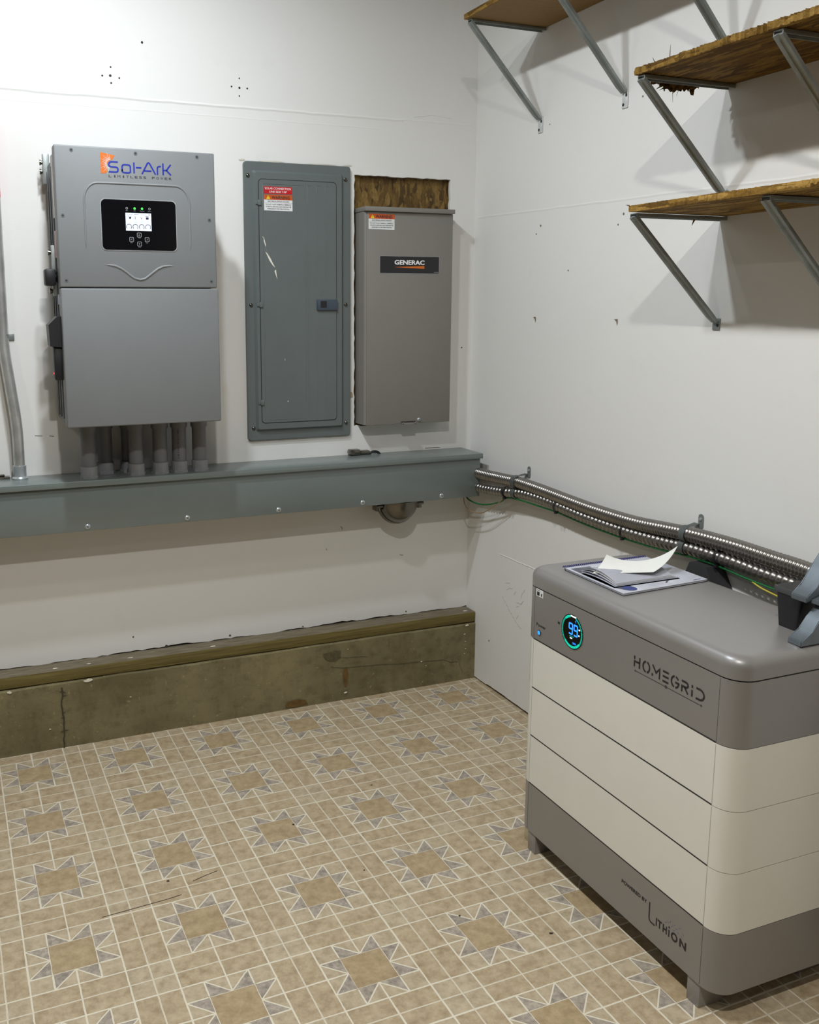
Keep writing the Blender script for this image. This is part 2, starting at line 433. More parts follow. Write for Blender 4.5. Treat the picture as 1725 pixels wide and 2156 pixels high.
# right wall: drywall face at x=0, running down to just above the floor with a ragged cut edge
bm = bmesh.new()
ys = [0.0]; y = 0
while y > RY: y -= .02; ys.append(max(y, RY))
bot = []
for y in ys:
    z = .006+.0015*random.random()
    if y < -.17: z = .010+.002*random.random()
    bot.append(z)
f0 = [bm.verts.new((0, y, z)) for y, z in zip(ys, bot)]; f1 = [bm.verts.new((.013, y, z)) for y, z in zip(ys, bot)]
t0 = [bm.verts.new((0, y, RZ)) for y in ys]; t1 = [bm.verts.new((.013, y, RZ)) for y in ys]
for i in range(len(ys)-1):
    bm.faces.new((f0[i], f0[i+1], t0[i+1], t0[i])); bm.faces.new((f1[i], t1[i], t1[i+1], f1[i+1])); bm.faces.new((f0[i], f1[i], f1[i+1], f0[i+1]))
wr = struct(fin(bm, 'wall_right', M['wall'], smooth=None))
o = box('wall_framing', (.013, RY, 0), (.12, .12, RZ), M['far'], wr)
# seams, dents and pencil marks on the right wall
fR = onX(0)
def ridge(pts, w, f, h=.0012):
    def g(bm):
        n = len(pts)
        A = [bm.verts.new(f(u, v+w/2, 0)) for u, v in pts]; B = [bm.verts.new(f(u, v, h)) for u, v in pts]; D = [bm.verts.new(f(u, v-w/2, 0)) for u, v in pts]
        for i in range(n-1):
            bm.faces.new((A[i], B[i], B[i+1], A[i+1])); bm.faces.new((B[i], D[i], D[i+1], B[i+1]))
    return g
def wav(u0, u1, v0, v1, n=40, a=.0012):
    return [(u0+(u1-u0)*i/n, v0+(v1-v0)*i/n+random.uniform(-a, a)) for i in range(n+1)]
flat('tape_seam', M['wall'], ridge(wav(0.02, 1.9, 1.792, 1.755), .010, fR, .0008), wr, None)
flat('tape_seam', M['wall'], ridge(wav(.24, 1.1, .550, .562), .006, fR, .0015), wr, None)
def marks(bm):
    for u, v, s in ((.421, 1.423, .012), (.852, 1.421, .012)):
        poly(bm, [(u-s, v+s*.6), (u+s*.4, v+s*.7), (u+s*.5, v-s*.2), (u+s*.2, v-s), (u-s*.1, v)], fR, .0005)
    for u, v, s in ((.861, 1.734, .004), (.838, 1.705, .003), (.437, 1.732, .004), (.413, 1.706, .003), (.60, 1.58, .003), (.18, .19, .004), (.47, 2.05, .0025), (.92, 2.05, .003)):
        poly(bm, circ(u, v, s, 8), fR, .0005)
flat('wall_nick', simple('nick_brown', srgb(120, 105, 85), .9), marks, wr, None)
def scr(bm):
    for u, v, a, l in ((.30, .455, .3, .03), (.32, .44, .2, .025), (.35, .43, .9, .02), (.30, .43, .7, .015), (.27, .39, -.6, .012), (.283, .380, -.7, .014), (.30, .368, -.6, .013), (.315, .355, -.5, .015),
                       (.33, .345, -.4, .014), (.345, .335, -.4, .013), (.36, .326, -.5, .014), (.375, .318, -.4, .012), (.39, .312, -.3, .02), (.38, .40, .1, .035), (.40, .41, .9, .025), (.395, .435, 1.2, .025), (.41, .455, 1.0, .02), (.37, .385, .6, .02), (.37, .345, .9, .02)):
        pts = [(u+l*(t-.5)*math.cos(a), v+l*(t-.5)*math.sin(a)+random.uniform(-.001, .001)) for t in (0, .33, .66, 1)]
        ribbon(bm, pts, .0012, fR, .0004)
flat('scuff_mark', simple('pencil_grey', srgb(150, 146, 136), .9), scr, wr, None)

# back wall with the cut-out above and around the transfer switch
HX0, HX1, HZ0, HZ1 = -.492, -.106, 1.030, 1.926
bm = bmesh.new()
def rag(a, b, n, axis, amp=.0022):
    out = []
    for i in range(n):
        t = i/n; p = [a[0]+(b[0]-a[0])*t, a[1]+(b[1]-a[1])*t]
        if i: p[axis] += random.uniform(-amp, amp)
        out.append(tuple(p))
    return out
hole = rag((HX0, HZ0), (HX1, HZ0), 24, 1)+rag((HX1, HZ0), (HX1, HZ1), 50, 0)+rag((HX1, HZ1), (HX0, HZ1), 24, 1, .0015)+rag((HX0, HZ1), (HX0, HZ0), 50, 0)
nH = len(hole); TT = .0135
QX0, QX1, QZ0, QZ1 = HX0-.03, HX1+.03, HZ0-.03, HZ1+.03
cs = [(QX0, QZ0), (QX1, QZ0), (QX1, QZ1), (QX0, QZ1), (QX0, QZ0)]; keys = [0, 24, 74, 98, nH]
outer = [None]*nH
for k in range(4):
    a, b = keys[k], keys[k+1]
    for i in range(a, b):
        t = (i-a)/(b-a); outer[i] = (cs[k][0]+(cs[k+1][0]-cs[k][0])*t, cs[k][1]+(cs[k+1][1]-cs[k][1])*t)
hv = [bm.verts.new((u, 0, v)) for u, v in hole]; hb = [bm.verts.new((u, TT, v)) for u, v in hole]
ov = [bm.verts.new((u, 0, v)) for u, v in outer]
for i in range(nH):
    j = (i+1) % nH
    bm.faces.new((ov[i], ov[j], hv[j], hv[i])); bm.faces.new((hv[i], hv[j], hb[j], hb[i]))
def rect(x0, x1, z0, z1): bm.faces.new([bm.verts.new(p) for p in ((x0, 0, z0), (x1, 0, z0), (x1, 0, z1), (x0, 0, z1))])
rect(RX, 0, QZ1, RZ); rect(RX, QX0, QZ0, QZ1); rect(QX1, 0, QZ0, QZ1); rect(RX, 0, .34, QZ0)
n_ = 260; low = []
for i in range(n_+1):
    u = RX*(1-i/n_); v = .2780+random.uniform(-.0022, .0022)+.0025*math.sin(u*9)+.0015*math.sin(u*31)
    low.append((u, v))
lv = [bm.verts.new((u, 0, v)) for u, v in low]; lb = [bm.verts.new((u, TT, v)) for u, v in low]; lt_ = [bm.verts.new((u, 0, .34)) for u, v in low]
for i in range(n_):
    bm.faces.new((lv[i], lv[i+1], lt_[i+1], lt_[i])); bm.faces.new((lv[i], lb[i], lb[i+1], lv[i+1]))
for f_ in bm.faces: f_.normal_update()
wb = struct(fin(bm, 'wall_back', M['wall'], smooth=None))
box('wall_gap_shadow_board', (RX, TT, .24), (0, .022, .34), M['groove'], wb)
o = box('strand_board_backing', (-.62, .022, .95), (-.04, .036, 2.05), M['osb_wall'], wb)
box('wall_framing', (RX, .037, 0), (.013, .12, RZ), M['far'], wb)
fB = onY(0)
flat('tape_seam', M['wall'], ridge(wav(-2.4, -.30, 2.126, 2.122, 60, .0015), .012, fB, .0018), wb, None)
flat('tape_seam', M['wall'], ridge(wav(-2.4, -.4, 2.094, 2.088, 60, .001), .006, fB, .0004), wb, None)
flat('tape_seam', M['wall'], ridge(wav(-.30, -.02, 2.125, 2.124, 14, .001), .008, fB, .0007), wb, None)
flat('plaster_ridge', M['wall'], ridge([(-.26, 2.138), (-.22, 2.142), (-.19, 2.150), (-.15, 2.146), (-.11, 2.143)], .006, fB, .0014), wb, None)
for u, v, r in [(-1.329, 2.214, .0028), (-1.356, 2.186, .003), (-1.331, 2.188, .0042), (-1.303, 2.183, .003), (-1.329, 2.166, .003), (-.908, 2.215, .0026), (-.935, 2.187, .003), (-.908, 2.185, .0038), (-.881, 2.185, .003), (-.909, 2.159, .0026), (-1.227, 2.297, .004)]:
    flat('screw_hole', M['groove'], lambda bm: poly(bm, circ(u, v, r, 10), fB, .0004), wb, None)
flat('wall_nick', M['crack'], lambda bm: [ribbon(bm, p, .0018, fB, .0005) for p in ([(-.196, .930), (-.131, .929)], [(-1.62, 1.055), (-1.597, 1.053)], [(-1.575, 1.052), (-1.56, 1.050)], [(-.547, .655), (-.540, .648), (-.541, .640)], [(-.605, .575), (-.602, .568)], [(-.3, .52), (-.29, .516), (-.285, .517)])], wb, None)
flat('wall_nick', M['crack'], lambda bm: [poly(bm, circ(u, v, s, 8), fB, .0006) for u, v, s in ((-.982, .287, .004), (-.70, .283, .003), (-1.215, .279, .006), (-1.60, .268, .004), (-.27, .287, .003), (-.045, 1.31, .003), (-1.33, .33, .003), (-1.78, .42, .003))], wb, None)

# stem wall, wood sill plate
E_ = -.0763
bm = bmesh.new(); N = 60
prof = lambda i: (E_+random.uniform(-.0015, .0015), .232+random.uniform(-.0022, .0022))
xs = [RX+(0-RX)*i/N for i in range(N+1)]
rows = []
for i, x_ in enumerate(xs):
    fy, tz = prof(i)
    rows.append([bm.verts.new(c) for c in ((x_, fy, 0), (x_, fy, tz-.006), (x_, fy+.006, tz), (x_, .03, tz), (x_, .03, 0))])
for A, B in zip(rows, rows[1:]):
    for k in range(4): bm.faces.new((A[k], B[k], B[k+1], A[k+1]))
bm.faces.new(rows[0]); bm.faces.new(rows[-1][::-1])
bs = struct(fin(bm, 'baseboard_back', M['concrete'], smooth=30))
tr = struct(box('trim_1', (RX, E_+.002, .2345), (-.0005, .03, .2745), M['sill'], bev=.003, seg=2))
fS = onY(E_-.0018)
flat('concrete_crack', M['crack'], lambda bm: ribbon(bm, [(-.62, .140), (-.57, .128), (-.52, .125), (-.45, .120), (-.40, .117), (-.33, .108), (-.26, .105), (-.20, .100), (-.14, .096), (-.11, .082), (-.08, .080)], .0016, fS), bs, None)
flat('concrete_crack', M['crack'], lambda bm: ribbon(bm, [(-.59, .190), (-.585, .172), (-.55, .165), (-.49, .162), (-.47, .157)], .0014, fS), bs, None)
flat('concrete_crack', M['crack'], lambda bm: ribbon(bm, [(-.075, .08), (-.065, .055), (-.055, .03)], .001, fS), bs, None)
def chipf(bm):
    P = [(-.65, .195), (-.60, .200), (-.578, .196), (-.580, .172), (-.60, .160), (-.63, .165), (-.645, .180)]
    poly(bm, P, fS, .0003)
flat('concrete_chip', simple('chipped_concrete', srgb(88, 80, 55), .95, var=.3, vs=80), chipf, bs, None)
def stain(bm):
    poly(bm, [(-.565, .128), (-.552, .130), (-.548, .10), (-.552, .06), (-.560, .05), (-.568, .07), (-.570, .10)], fS, .0003)
    poly(bm, [(-.79, .028), (-.75, .034), (-.72, .025), (-.71, .010), (-.76, .005), (-.80, .010)], fS, .0003)
flat('rust_stain', M['stain'], stain, bs, None)
random.seed(12)
def vertical_crack(bm):
    u0 = -1.585
    pts = [(u0+random.uniform(-.004, .004), .215-.215*i/14) for i in range(15)]
    ribbon(bm, pts, .0045, fS, .0005)
    for i in range(9):
        t = pts[random.randrange(15)]; a = random.uniform(-.5, .5)+random.choice((0, PI)); l = random.uniform(.004, .016)
        ribbon(bm, [t, (t[0]+l*math.cos(a), t[1]+l*math.sin(a))], lambda t: .004*(1-t)+.001, fS, .0006)
flat('concrete_crack', M['crack'], vertical_crack, bs, None)
def spots(bm):
    for u, v, s in ((-1.60, .2535, .010), (-1.49, .252, .010), (-1.35, .262, .012), (-1.06, .262, .012), (-.035, .262, .012)):
        poly(bm, [(u+s*k*math.cos(a), -.052+s*.45*k*math.sin(a)) for a, k in [(i*.7, random.uniform(.6, 1.1)) for i in range(9)]], onZ(.2746), .0006)
    for u, v, s in ((-1.50, .226, .016), (-1.75, .224, .010), (-.04, .225, .010), (-.05, .19, .005), (-.047, .16, .004), (-.24, .105, .006), (-.22, .085, .004), (-.56, .03, .008), (-1.63, .075, .005), (-1.36, .145, .004), (-.55, .20, .003), (-.045, .13, .004), (-.05, .11, .003)):
        poly(bm, [(u+s*k*math.cos(a), v+s*.5*k*math.sin(a)) for a, k in [(i*.7, random.uniform(.5, 1.1)) for i in range(9)]], fS, .0012)
flat('plaster_spot', M['chip'], spots, bs, None)
# loose debris and scuffs on the floor
def debris(bm):
    for x_, y_, s in ((-.79, -1.36, .005), (-.73, -.70, .004), (-.35, -1.03, .004), (-.93, -1.10, .003), (-.45, -1.15, .004), (-1.42, -.95, .005), (-.62, -1.5, .006), (-.38, -1.62, .010), (-1.03, -.82, .004)):
        poly(bm, [(x_+s*k*math.cos(a), y_+s*k*math.sin(a)) for a, k in [(i*1.1, random.uniform(.4, 1.1)) for i in range(6)]], onZ(0), .001)
    ribbon(bm, [(-1.60, -1.035), (-1.52, -1.030), (-1.44, -1.025), (-1.40, -1.02)], .0018, onZ(0), .0008)
    ribbon(bm, [(-1.36, -.975), (-1.33, -.965), (-1.29, -.955)], .0018, onZ(0), .0008)
fl = bpy.data.objects['floor']
flat('floor_scuff', simple('dark_scuff', srgb(58, 45, 34), .9), debris, fl, None)

# ------------------------------------------------------------------ wire trough (gutter)
g = thing('wire_trough', 'long grey-green steel wiring trough mounted low across the back wall', 'wiring trough', (-1.2, -.0775, .76))
GX0, GX1 = -2.5, -.043
bm = bmesh.new(); bx(bm, (GX0, -.155, .7596), (GX1, -.0005, .9195), .0018)
fin(bm, 'trough_body', M['gutter'], g, g)
bm = bmesh.new(); bx(bm, (GX0, -.1666, .9195), (-.0385, -.0005, .924), .0012); bx(bm, (GX0, -.1666, .9055), (-.0385, -.1640, .9215), .0008)
bx(bm, (-.0405, -.1666, .9055), (-.0385, -.0005, .9215), .0006)
fin(bm, 'trough_lid', M['gutter'], g, g)
def pan_head(bm, f, u, v, r=.008, h=.0035):
    c = f(u, v, 0); ax = f(u, v, 1)-c
    lathe(bm, [(r, -.0005), (r, h*.25), (r*.85, h*.7), (r*.5, h), (0, h*1.05)], c, ax, 20)
def slot(bm, f, u, v, r, a=.6, h=.0038):
    for t in (a, a+PI/2): ribbon(bm, [(u-r*math.cos(t), v-r*math.sin(t)), (u+r*math.cos(t), v+r*math.sin(t))], .0014, f, h)
def screw(parent, root, f, u, v, r=.008, h=.0035, mat='zinc', a=.6):
    bm = bmesh.new(); pan_head(bm, f, u, v, r, h); s = fin(bm, 'screw', M[mat], parent, root)
    flat('screw_recess', M['groove'], lambda bm: slot(bm, f, u, v, r*.45, a, h*1.08), s, root)
for u in (-2.13, -1.806, -1.485, -1.161, -.841, -.524, -.205): screw(g, g, onY(-.155), u, .7735, .009, .004, a=random.random())

# ------------------------------------------------------------------ inverter
IX0, IX1, IZ0, IZ1, IY, IS = -1.545, -1.0742, 1.1085, 1.9265, -.28, 1.5235
inv = thing('solar_inverter', 'tall grey solar inverter box with small lit screen hanging on the back wall', 'inverter', (-1.31, -.15, IZ0))
bm = bmesh.new(); bx(bm, (IX0+.002, IY+.045, IZ0+.004), (IX1-.008, -.006, IZ1-.03), .004)
for y in (-.19, -.13, -.07): bx(bm, (IX0-.002, y-.006, IZ0+.02), (IX0+.006, y+.006, IZ1-.05), .002)
fin(bm, 'case', M['inv_side'], inv, inv)
fI = onY(IY)
up_ = box('upper_cover', (IX0, IY, IS+.0012), (IX1, IY+.050, IZ1), M['inverter'], inv, inv, .004, 3)
lo_ = box('lower_cover', (IX0+.0005, IY, IZ0), (IX1+.004, IY+.055, IS-.0012), M['inverter'], inv, inv, .004, 3)
def raised(name, pts, w, hh, f, parent, root, mat, closed=False):
    bm = bmesh.new(); n = len(pts); prof = [(-.5, 0), (-.32, .75), (0, 1), (.32, .75), (.5, 0)]
    rows = []
    for i in range(n):
        a, b = (pts[i-1] if (i or closed) else pts[0]), (pts[(i+1) % n] if (i < n-1 or closed) else pts[-1])
        dx, dy = b[0]-a[0], b[1]-a[1]; l = math.hypot(dx, dy) or 1; nx, ny = -dy/l, dx/l
        k = 1 if closed else min(1, .15+min(i, n-1-i)*.6)
        rows.append([bm.verts.new(f(pts[i][0]+nx*w*p*k, pts[i][1]+ny*w*p*k, hh*q*k-.0001)) for p, q in prof])
    R = range(n) if closed else range(n-1)
    for i in R:
        A, B = rows[i], rows[(i+1) % n]
        for k in range(4): bm.faces.new((A[k], A[k+1], B[k+1], B[k]))
    return fin(bm, name, mat, parent, root, smooth=60)
arch = [(-1.466, 1.636+.01*i) for i in range(13)]+arc(-1.426, 1.773, .040, 180, 90, 10, .052)+[(-1.40+i*.028, 1.8255) for i in range(7)]+arc(-1.198, 1.773, .043, 90, 0, 10, .052)+[(-1.155, 1.766-.01*i) for i in range(14)]
raised('embossed_arch', arch, .0065, .0022, fI, up_, inv, M['inverter'])
vee = [(-1.411, 1.590), (-1.400, 1.590), (-1.385, 1.588), (-1.368, 1.581), (-1.353, 1.571), (-1.340, 1.560), (-1.328, 1.552), (-1.311, 1.5475), (-1.296, 1.551), (-1.284, 1.560), (-1.270, 1.571), (-1.256, 1.581), (-1.240, 1.588), (-1.222, 1.590), (-1.208, 1.590)]
raised('embossed_curve', vee, .0075, .0026, fI, up_, inv, M['inverter'])
for u, v in [(-1.496, 1.913), (-1.312, 1.913), (-1.128, 1.913), (-1.528, 1.729), (-1.094, 1.729), (-1.527, 1.544), (-1.092, 1.544)]:
    s = flat('screw', M['inv_side'], lambda bm: annulus(bm, u, v, .0028, .0055, fI, .0006), up_, inv)
    flat('screw_socket', M['groove'], lambda bm: poly(bm, circ(u, v, .0029, 10), fI, .0005), s, inv)
bez = flat('screen_bezel', M['zinc'], lambda bm: prism(bm, rrect(-1.421, 1.6325, -1.1955, 1.782, .014), 0, .0012, fI), up_, inv)
scn = flat('display_panel', M['black_gloss'], lambda bm: prism(bm, rrect(-1.4185, 1.6348, -1.198, 1.7795, .013), 0, .0018, fI), up_, inv)
fD = onY(IY-.0019)
lcd = flat('lcd_screen', M['lcd'], lambda bm: poly(bm, [(-1.3485, 1.691), (-1.2725, 1.691), (-1.2725, 1.7425), (-1.3485, 1.7425)], fD, .0003), inv, inv)
def lcdink(bm):
    for k in range(4): annulus(bm, -1.3393+k*.0188, 1.7025, .0066, .0083, fD, .0006, 16, -45, 225)
    annulus(bm, -1.2783, 1.7375, .0019, .0027, fD, .0006, 12)
    annulus(bm, -1.3430, 1.7375, .0014, .0019, fD, .0006, 12)
    poly(bm, [(-1.3385, 1.7255), (-1.3325, 1.7255), (-1.3315, 1.7315), (-1.3375, 1.7315)], fD, .0006)
    annulus(bm, -1.3395, 1.7325, .0014, .0021, fD, .0006, 10)
    for dz in (0, .0028, .0056): ribbon(bm, [(-1.3218+dz*.1, 1.7255+dz), (-1.3182-dz*.1, 1.7255+dz)], .0009, fD, .0006)
    ribbon(bm, [(-1.3215, 1.7245), (-1.320, 1.7345), (-1.3185, 1.7245)], .0007, fD, .0006)
    annulus(bm, -1.3018, 1.7305, .0022, .0029, fD, .0006, 12); ribbon(bm, [(-1.3018, 1.7275), (-1.3018, 1.7245)], .0018, fD, .0006)
    poly(bm, [(-1.2885, 1.7245), (-1.2805, 1.7245), (-1.2805, 1.7310), (-1.2885, 1.7310)], fD, .0006)
    ribbon(bm, [(-1.2895, 1.7335), (-1.2800, 1.7335)], .0012, fD, .0006)
    for a, b in ((-1.339, -1.327), (-1.3245, -1.309), (-1.304, -1.285)): ribbon(bm, [(a, 1.7385), (b, 1.7385)], .0006, fD, .0006)
flat('screen_icons', M['lcd_ink'], lcdink, lcd, inv)
flat('screen_readings', M['lcd_green'], lambda bm: [text(bm, '00', -1.3237+.0188*k, -1.3163+.0188*k, 1.7145, 1.7205, fD, .0006) for k in range(3)]+[text(bm, '0.00', -1.3432+.0188*k, -1.3354+.0188*k, 1.7015, 1.7045, fD, .0006) for k in range(4)], lcd, inv)
for i, u in enumerate((-1.344, -1.321, -1.299, -1.277)):
    flat('indicator_light', M['led_green'] if i in (1, 2) else M['ring_grey'], lambda bm: annulus(bm, u, 1.7555, .0008 if i in (1, 2) else .0022, .0034, fD, .0003, 14), inv, inv)
flat('indicator_lettering', M['ring_grey'], lambda bm: [text(bm, t, u-w_, u+w_, 1.7478, 1.7496, fD, .0003) for t, u, w_ in (('DC', -1.344, .003), ('AC', -1.321, .003), ('Normal', -1.299, .0065), ('Alarm', -1.277, .005))], inv, inv)
for (u, v), t, ic in (((-1.310, 1.679), 'Up', 'u'), ((-1.333, 1.666), 'Esc', 'l'), ((-1.287, 1.666), 'Enter', 'e'), ((-1.310, 1.653), 'Down', 'd')):
    def key(bm):
        ribbon(bm, rrect(u-.006, v-.006, u+.006, v+.006, .0018, 3), .0012, fD, .0003, True)
        P = {'u': [(u-.002, v-.0018), (u, v+.002), (u+.002, v-.0018), (u-.002, v-.0018)], 'd': [(u-.002, v+.0018), (u, v-.002), (u+.002, v+.0018), (u-.002, v+.0018)], 'l': [(u+.0022, v+.0022), (u-.002, v), (u+.0022, v-.0022)], 'e': [(u+.0025, v+.002), (u+.0018, v-.0006), (u-.0022, v-.0012)]}[ic]
        ribbon(bm, P, .0008, fD, .0003)
        text(bm, t, u-.0035, u+.0035, v-.0102, v-.0082, fD, .0003)
    flat('touch_key', M['ring_grey'], key, inv, inv)
# wordmark
def SA(bm):
    S = lambda pts, w=.0044: ribbon(bm, [(-1.3930+(a-640)*.0003246, 1.8565+b) for a, b in pts], w, fI, .0005)
    S([(728, .0295), (672, .0295), (658, .0285), (648, .0255), (646, .0205), (652, .0170), (662, .0155), (708, .0150), (720, .0135), (726, .0105), (726, .0050), (720, .0020), (708, .0010), (642, .0010)])
    S([(764, .0040), (764, .0185), (772, .0222), (784, .0232), (818, .0232), (830, .0222), (838, .0185), (838, .0040), (830, .0013), (818, .0005), (784, .0005), (772, .0013), (764, .0040), (764, .010)])
    S([(871, .0310), (871, 0)]); S([(888, .0165), (938, .0165)])
    S([(942, -.001), (994, .0300), (1004, .0320), (1014, .0300), (1066, -.001)]); S([(962, .0085), (1030, .0085)])
    S([(1084, -.0010), (1084, .0180), (1090, .0220), (1102, .0232), (1118, .0232)])
    S([(1136, .0325), (1136, -.001)]); S([(1140, .0125), (1168, .0130), (1208, .0300)]); S([(1166, .0130), (1208, -.0005)])
flat('wordmark', M['blue'], SA, up_, inv)
flat('sun_logo', M['orange'], lambda bm: poly(bm, [(-1.4145, 1.9115), (-1.3730, 1.9040), (-1.3805, 1.8925), (-1.3905, 1.8880), (-1.3960, 1.8800), (-1.3965, 1.8700), (-1.3950, 1.8600), (-1.4000, 1.8530), (-1.4145, 1.8520)], fI, .0004), up_, inv)
def rays(bm):
    c = (-1.386, 1.880)
    for a in range(95, 262, 12):
        t = math.radians(a); r0, r1 = .011, .026+.006*(a % 24 == 11)
        ribbon(bm, [(c[0]+r0*math.cos(t), c[1]+r0*math.sin(t)), (max(-1.414, c[0]+r1*math.cos(t)), c[1]+r1*math.sin(t))], lambda q: .0011*(1-q)+.0002, fI, .0008)
flat('logo_rays', M['label_white'], rays, up_, inv)
flat('slogan_lettering', M['print'], lambda bm: [text(bm, ch, u, u+.0085*(.45 if ch == 'I' else 1), 1.8425, 1.8490, fI, .0005) for ch, u in [(c, -1.3925+i*.01265+(.003 if c == 'I' else 0)) for i, c in enumerate('LIMITLESS POWER') if c != ' ']], up_, inv)
# left side hardware
fl_ = lambda u, v, h=0: Vector((IX0-h, u, v))
box('side_label', (IX0-.0008, -.228, 1.727), (IX0+.004, -.18, 1.905), M['label_white'], inv, inv)
box('side_label', (IX0-.0008, -.222, 1.612), (IX0+.004, -.185, 1.690), M['pink'], inv, inv)
box('side_label', (IX0-.0008, -.228, 1.475), (IX0+.004, -.21, 1.505), simple('label_lilac', srgb(200, 200, 235), .5), inv, inv)
kb = bmesh.new(); lathe(kb, [(.018, 0), (.018, .008), (.012, .010), (.012, .016), (.023, .018), (.025, .036), (.020, .040), (0, .040)], (IX0+.008, -.19, 1.556), (-1, 0, 0), 20)
k_ = fin(kb, 'rotary_switch', M['black'], inv, inv)
bm = bmesh.new(); bx(bm, (IX0-.036, -.215, 1.530), (IX0-.004, -.165, 1.580), .006); fin(bm, 'switch_knob', M['black'], k_, inv)
bm = bmesh.new()
prism(bm, [(IX0+.008, 1.44), (IX0-.010, 1.44), (IX0-.036, 1.415), (IX0-.034, 1.352), (IX0+.008, 1.348)], -.245, -.165, lambda u, v, h: Vector((u, h, v)))
hd = fin(bm, 'disconnect_handle', M['black'], inv, inv)
box('handle_grip', (IX0-.024, -.235, 1.25), (IX0+.006, -.18, 1.349), M['black'], hd, inv, .004)
box('pilot_light', (IX0-.0255, -.222, 1.268), (IX0-.0235, -.216, 1.273), M['red_led'], hd, inv)
for z, yy in ((1.905, -.05), (1.878, -.05), (1.629, -.175), (1.515, -.175)):
    bm = bmesh.new(); cyl(bm, (IX0+.006, yy, z), (IX0-.016, yy, z), .006, n=14); cyl(bm, (IX0-.016, yy, z), (IX0-.02, yy, z), .0085, n=14)
    fin(bm, 'latch_pin', M['chrome'], inv, inv)
box('latch_plate', (IX0-.012, -.065, 1.84), (IX0+.008, -.045, 1.93), M['galv'], inv, inv, .002)
box('latch_plate', (IX0-.012, -.19, 1.50), (IX0+.006, -.18, 1.65), M['galv'], inv, inv, .002)

# ------------------------------------------------------------------ PVC risers between inverter and trough
def riser(x_, y_, label):
    t = thing('plastic_conduit', label, 'conduit pipe', (x_, y_, .924), 'grey plastic conduits under the inverter')
    bm = bmesh.new(); cyl(bm, (0, 0, .004), (0, 0, IZ0-.924-.001), .0235, n=28); pipe = fin(bm, 'pipe', M['pvc'], t)
    bm = bmesh.new(); lathe(bm, [(.0, 0), (.031, 0), (.031, .008), (.0285, .009), (.0275, .036), (.026, .037), (.0237, .037)], (0, 0, .0002), (0, 0, 1), 8)
    cyl(bm, (0, 0, .008), (0, 0, .038), .0275, n=28)
    fin(bm, 'bottom_fitting', M['pvc_light'], t)
    bm = bmesh.new(); cyl(bm, (0, 0, IZ0-.924-.032), (0, 0, IZ0-.924-.0005), .028, n=28); cyl(bm, (0, 0, IZ0-.924-.036), (0, 0, IZ0-.924-.032), .026, n=28)
    fin(bm, 'top_fitting', M['pvc'], t)
    return t
r0 = riser(-1.466, -.112, 'grey plastic conduit under the inverter, leftmost of the front row')
dup(r0, (-1.315, -.112, .924), 'grey plastic conduit under the inverter, second of the front row after a gap')
dup(r0, (-1.236, -.112, .924), 'grey plastic conduit under the middle of the inverter, third of the front row')
p5 = dup(r0, (-1.172, -.112, .924), 'grey plastic conduit with vertical printed lettering, fourth of the front row')
fP = lambda u, v, h=0: Vector((u, -.0237-h, v))
flat('pipe_lettering', M['print'], lambda bm: text(bm, 'CTUBE 1 1/2 IN. 2 IN 5 EE E', 0, .11, 0, .005, lambda u, v, h=0: Vector((-.010+v, -.0225-h, .158-u)), .0006), p5, None)
dup(r0, (-1.104, -.112, .924), 'grey plastic conduit under the right corner of the inverter')
dup(r0, (-1.405, -.046, .924), 'grey plastic conduit standing behind the leftmost front conduit')
dup(r0, (-1.327, -.046, .924), 'grey plastic conduit mostly hidden behind the second front conduit')

# ------------------------------------------------------------------ steel tube at the left
em = thing('steel_conduit', 'shiny bent steel conduit rising from the trough at the left edge', 'conduit pipe', (-1.675, -.045, .924))
path = spline([(-1.675, -.045, .955), (-1.675, -.045, 1.05), (-1.678, -.044, 1.12), (-1.687, -.040, 1.21), (-1.697, -.030, 1.31), (-1.7, -.024, 1.38), (-1.70, -.022, 1.55), (-1.70, -.022, 1.75), (-1.70, -.022, 2.0), (-1.70, -.022, 2.95)], .02)
bm = bmesh.new(); sweep(bm, path, .0175, 24); fin(bm, 'tube', M['emt'], em, em)
bm = bmesh.new(); lathe(bm, [(0, 0), (.024, 0), (.025, .004), (.0205, .009), (.0205, .032), (.021, .034), (.021, .044), (.0178, .045)], (-1.675, -.045, .924), (0, 0, 1), 24); fin(bm, 'connector', M['zinc'], em, em)
bm = bmesh.new(); cyl(bm, (-1.70, -.022, 1.365), (-1.70, -.022, 1.383), .0192, n=24); bx(bm, (-1.70, -.0045, 1.364), (-1.665, -.0005, 1.384), .001)
fin(bm, 'strap', M['galv'], em, em)
bm = bmesh.new(); cyl(bm, (-1.70, -.022, 1.80), (-1.70, -.022, 2.02), .0180, n=24); fin(bm, 'red_tape_wrap', M['red'], em, em)
jb = thing('pipe_bracket', 'small dark metal bracket lying on the trough beside the steel conduit', 'bracket', (-1.75, -.03, .924))
bm = bmesh.new(); bx(bm, (-1.80, -.04, .9242), (-1.705, -.008, .931), .002); bx(bm, (-1.79, -.03, .931), (-1.72, -.014, .938), .003)
fin(bm, 'base_plate', M['chrome'], jb, jb)

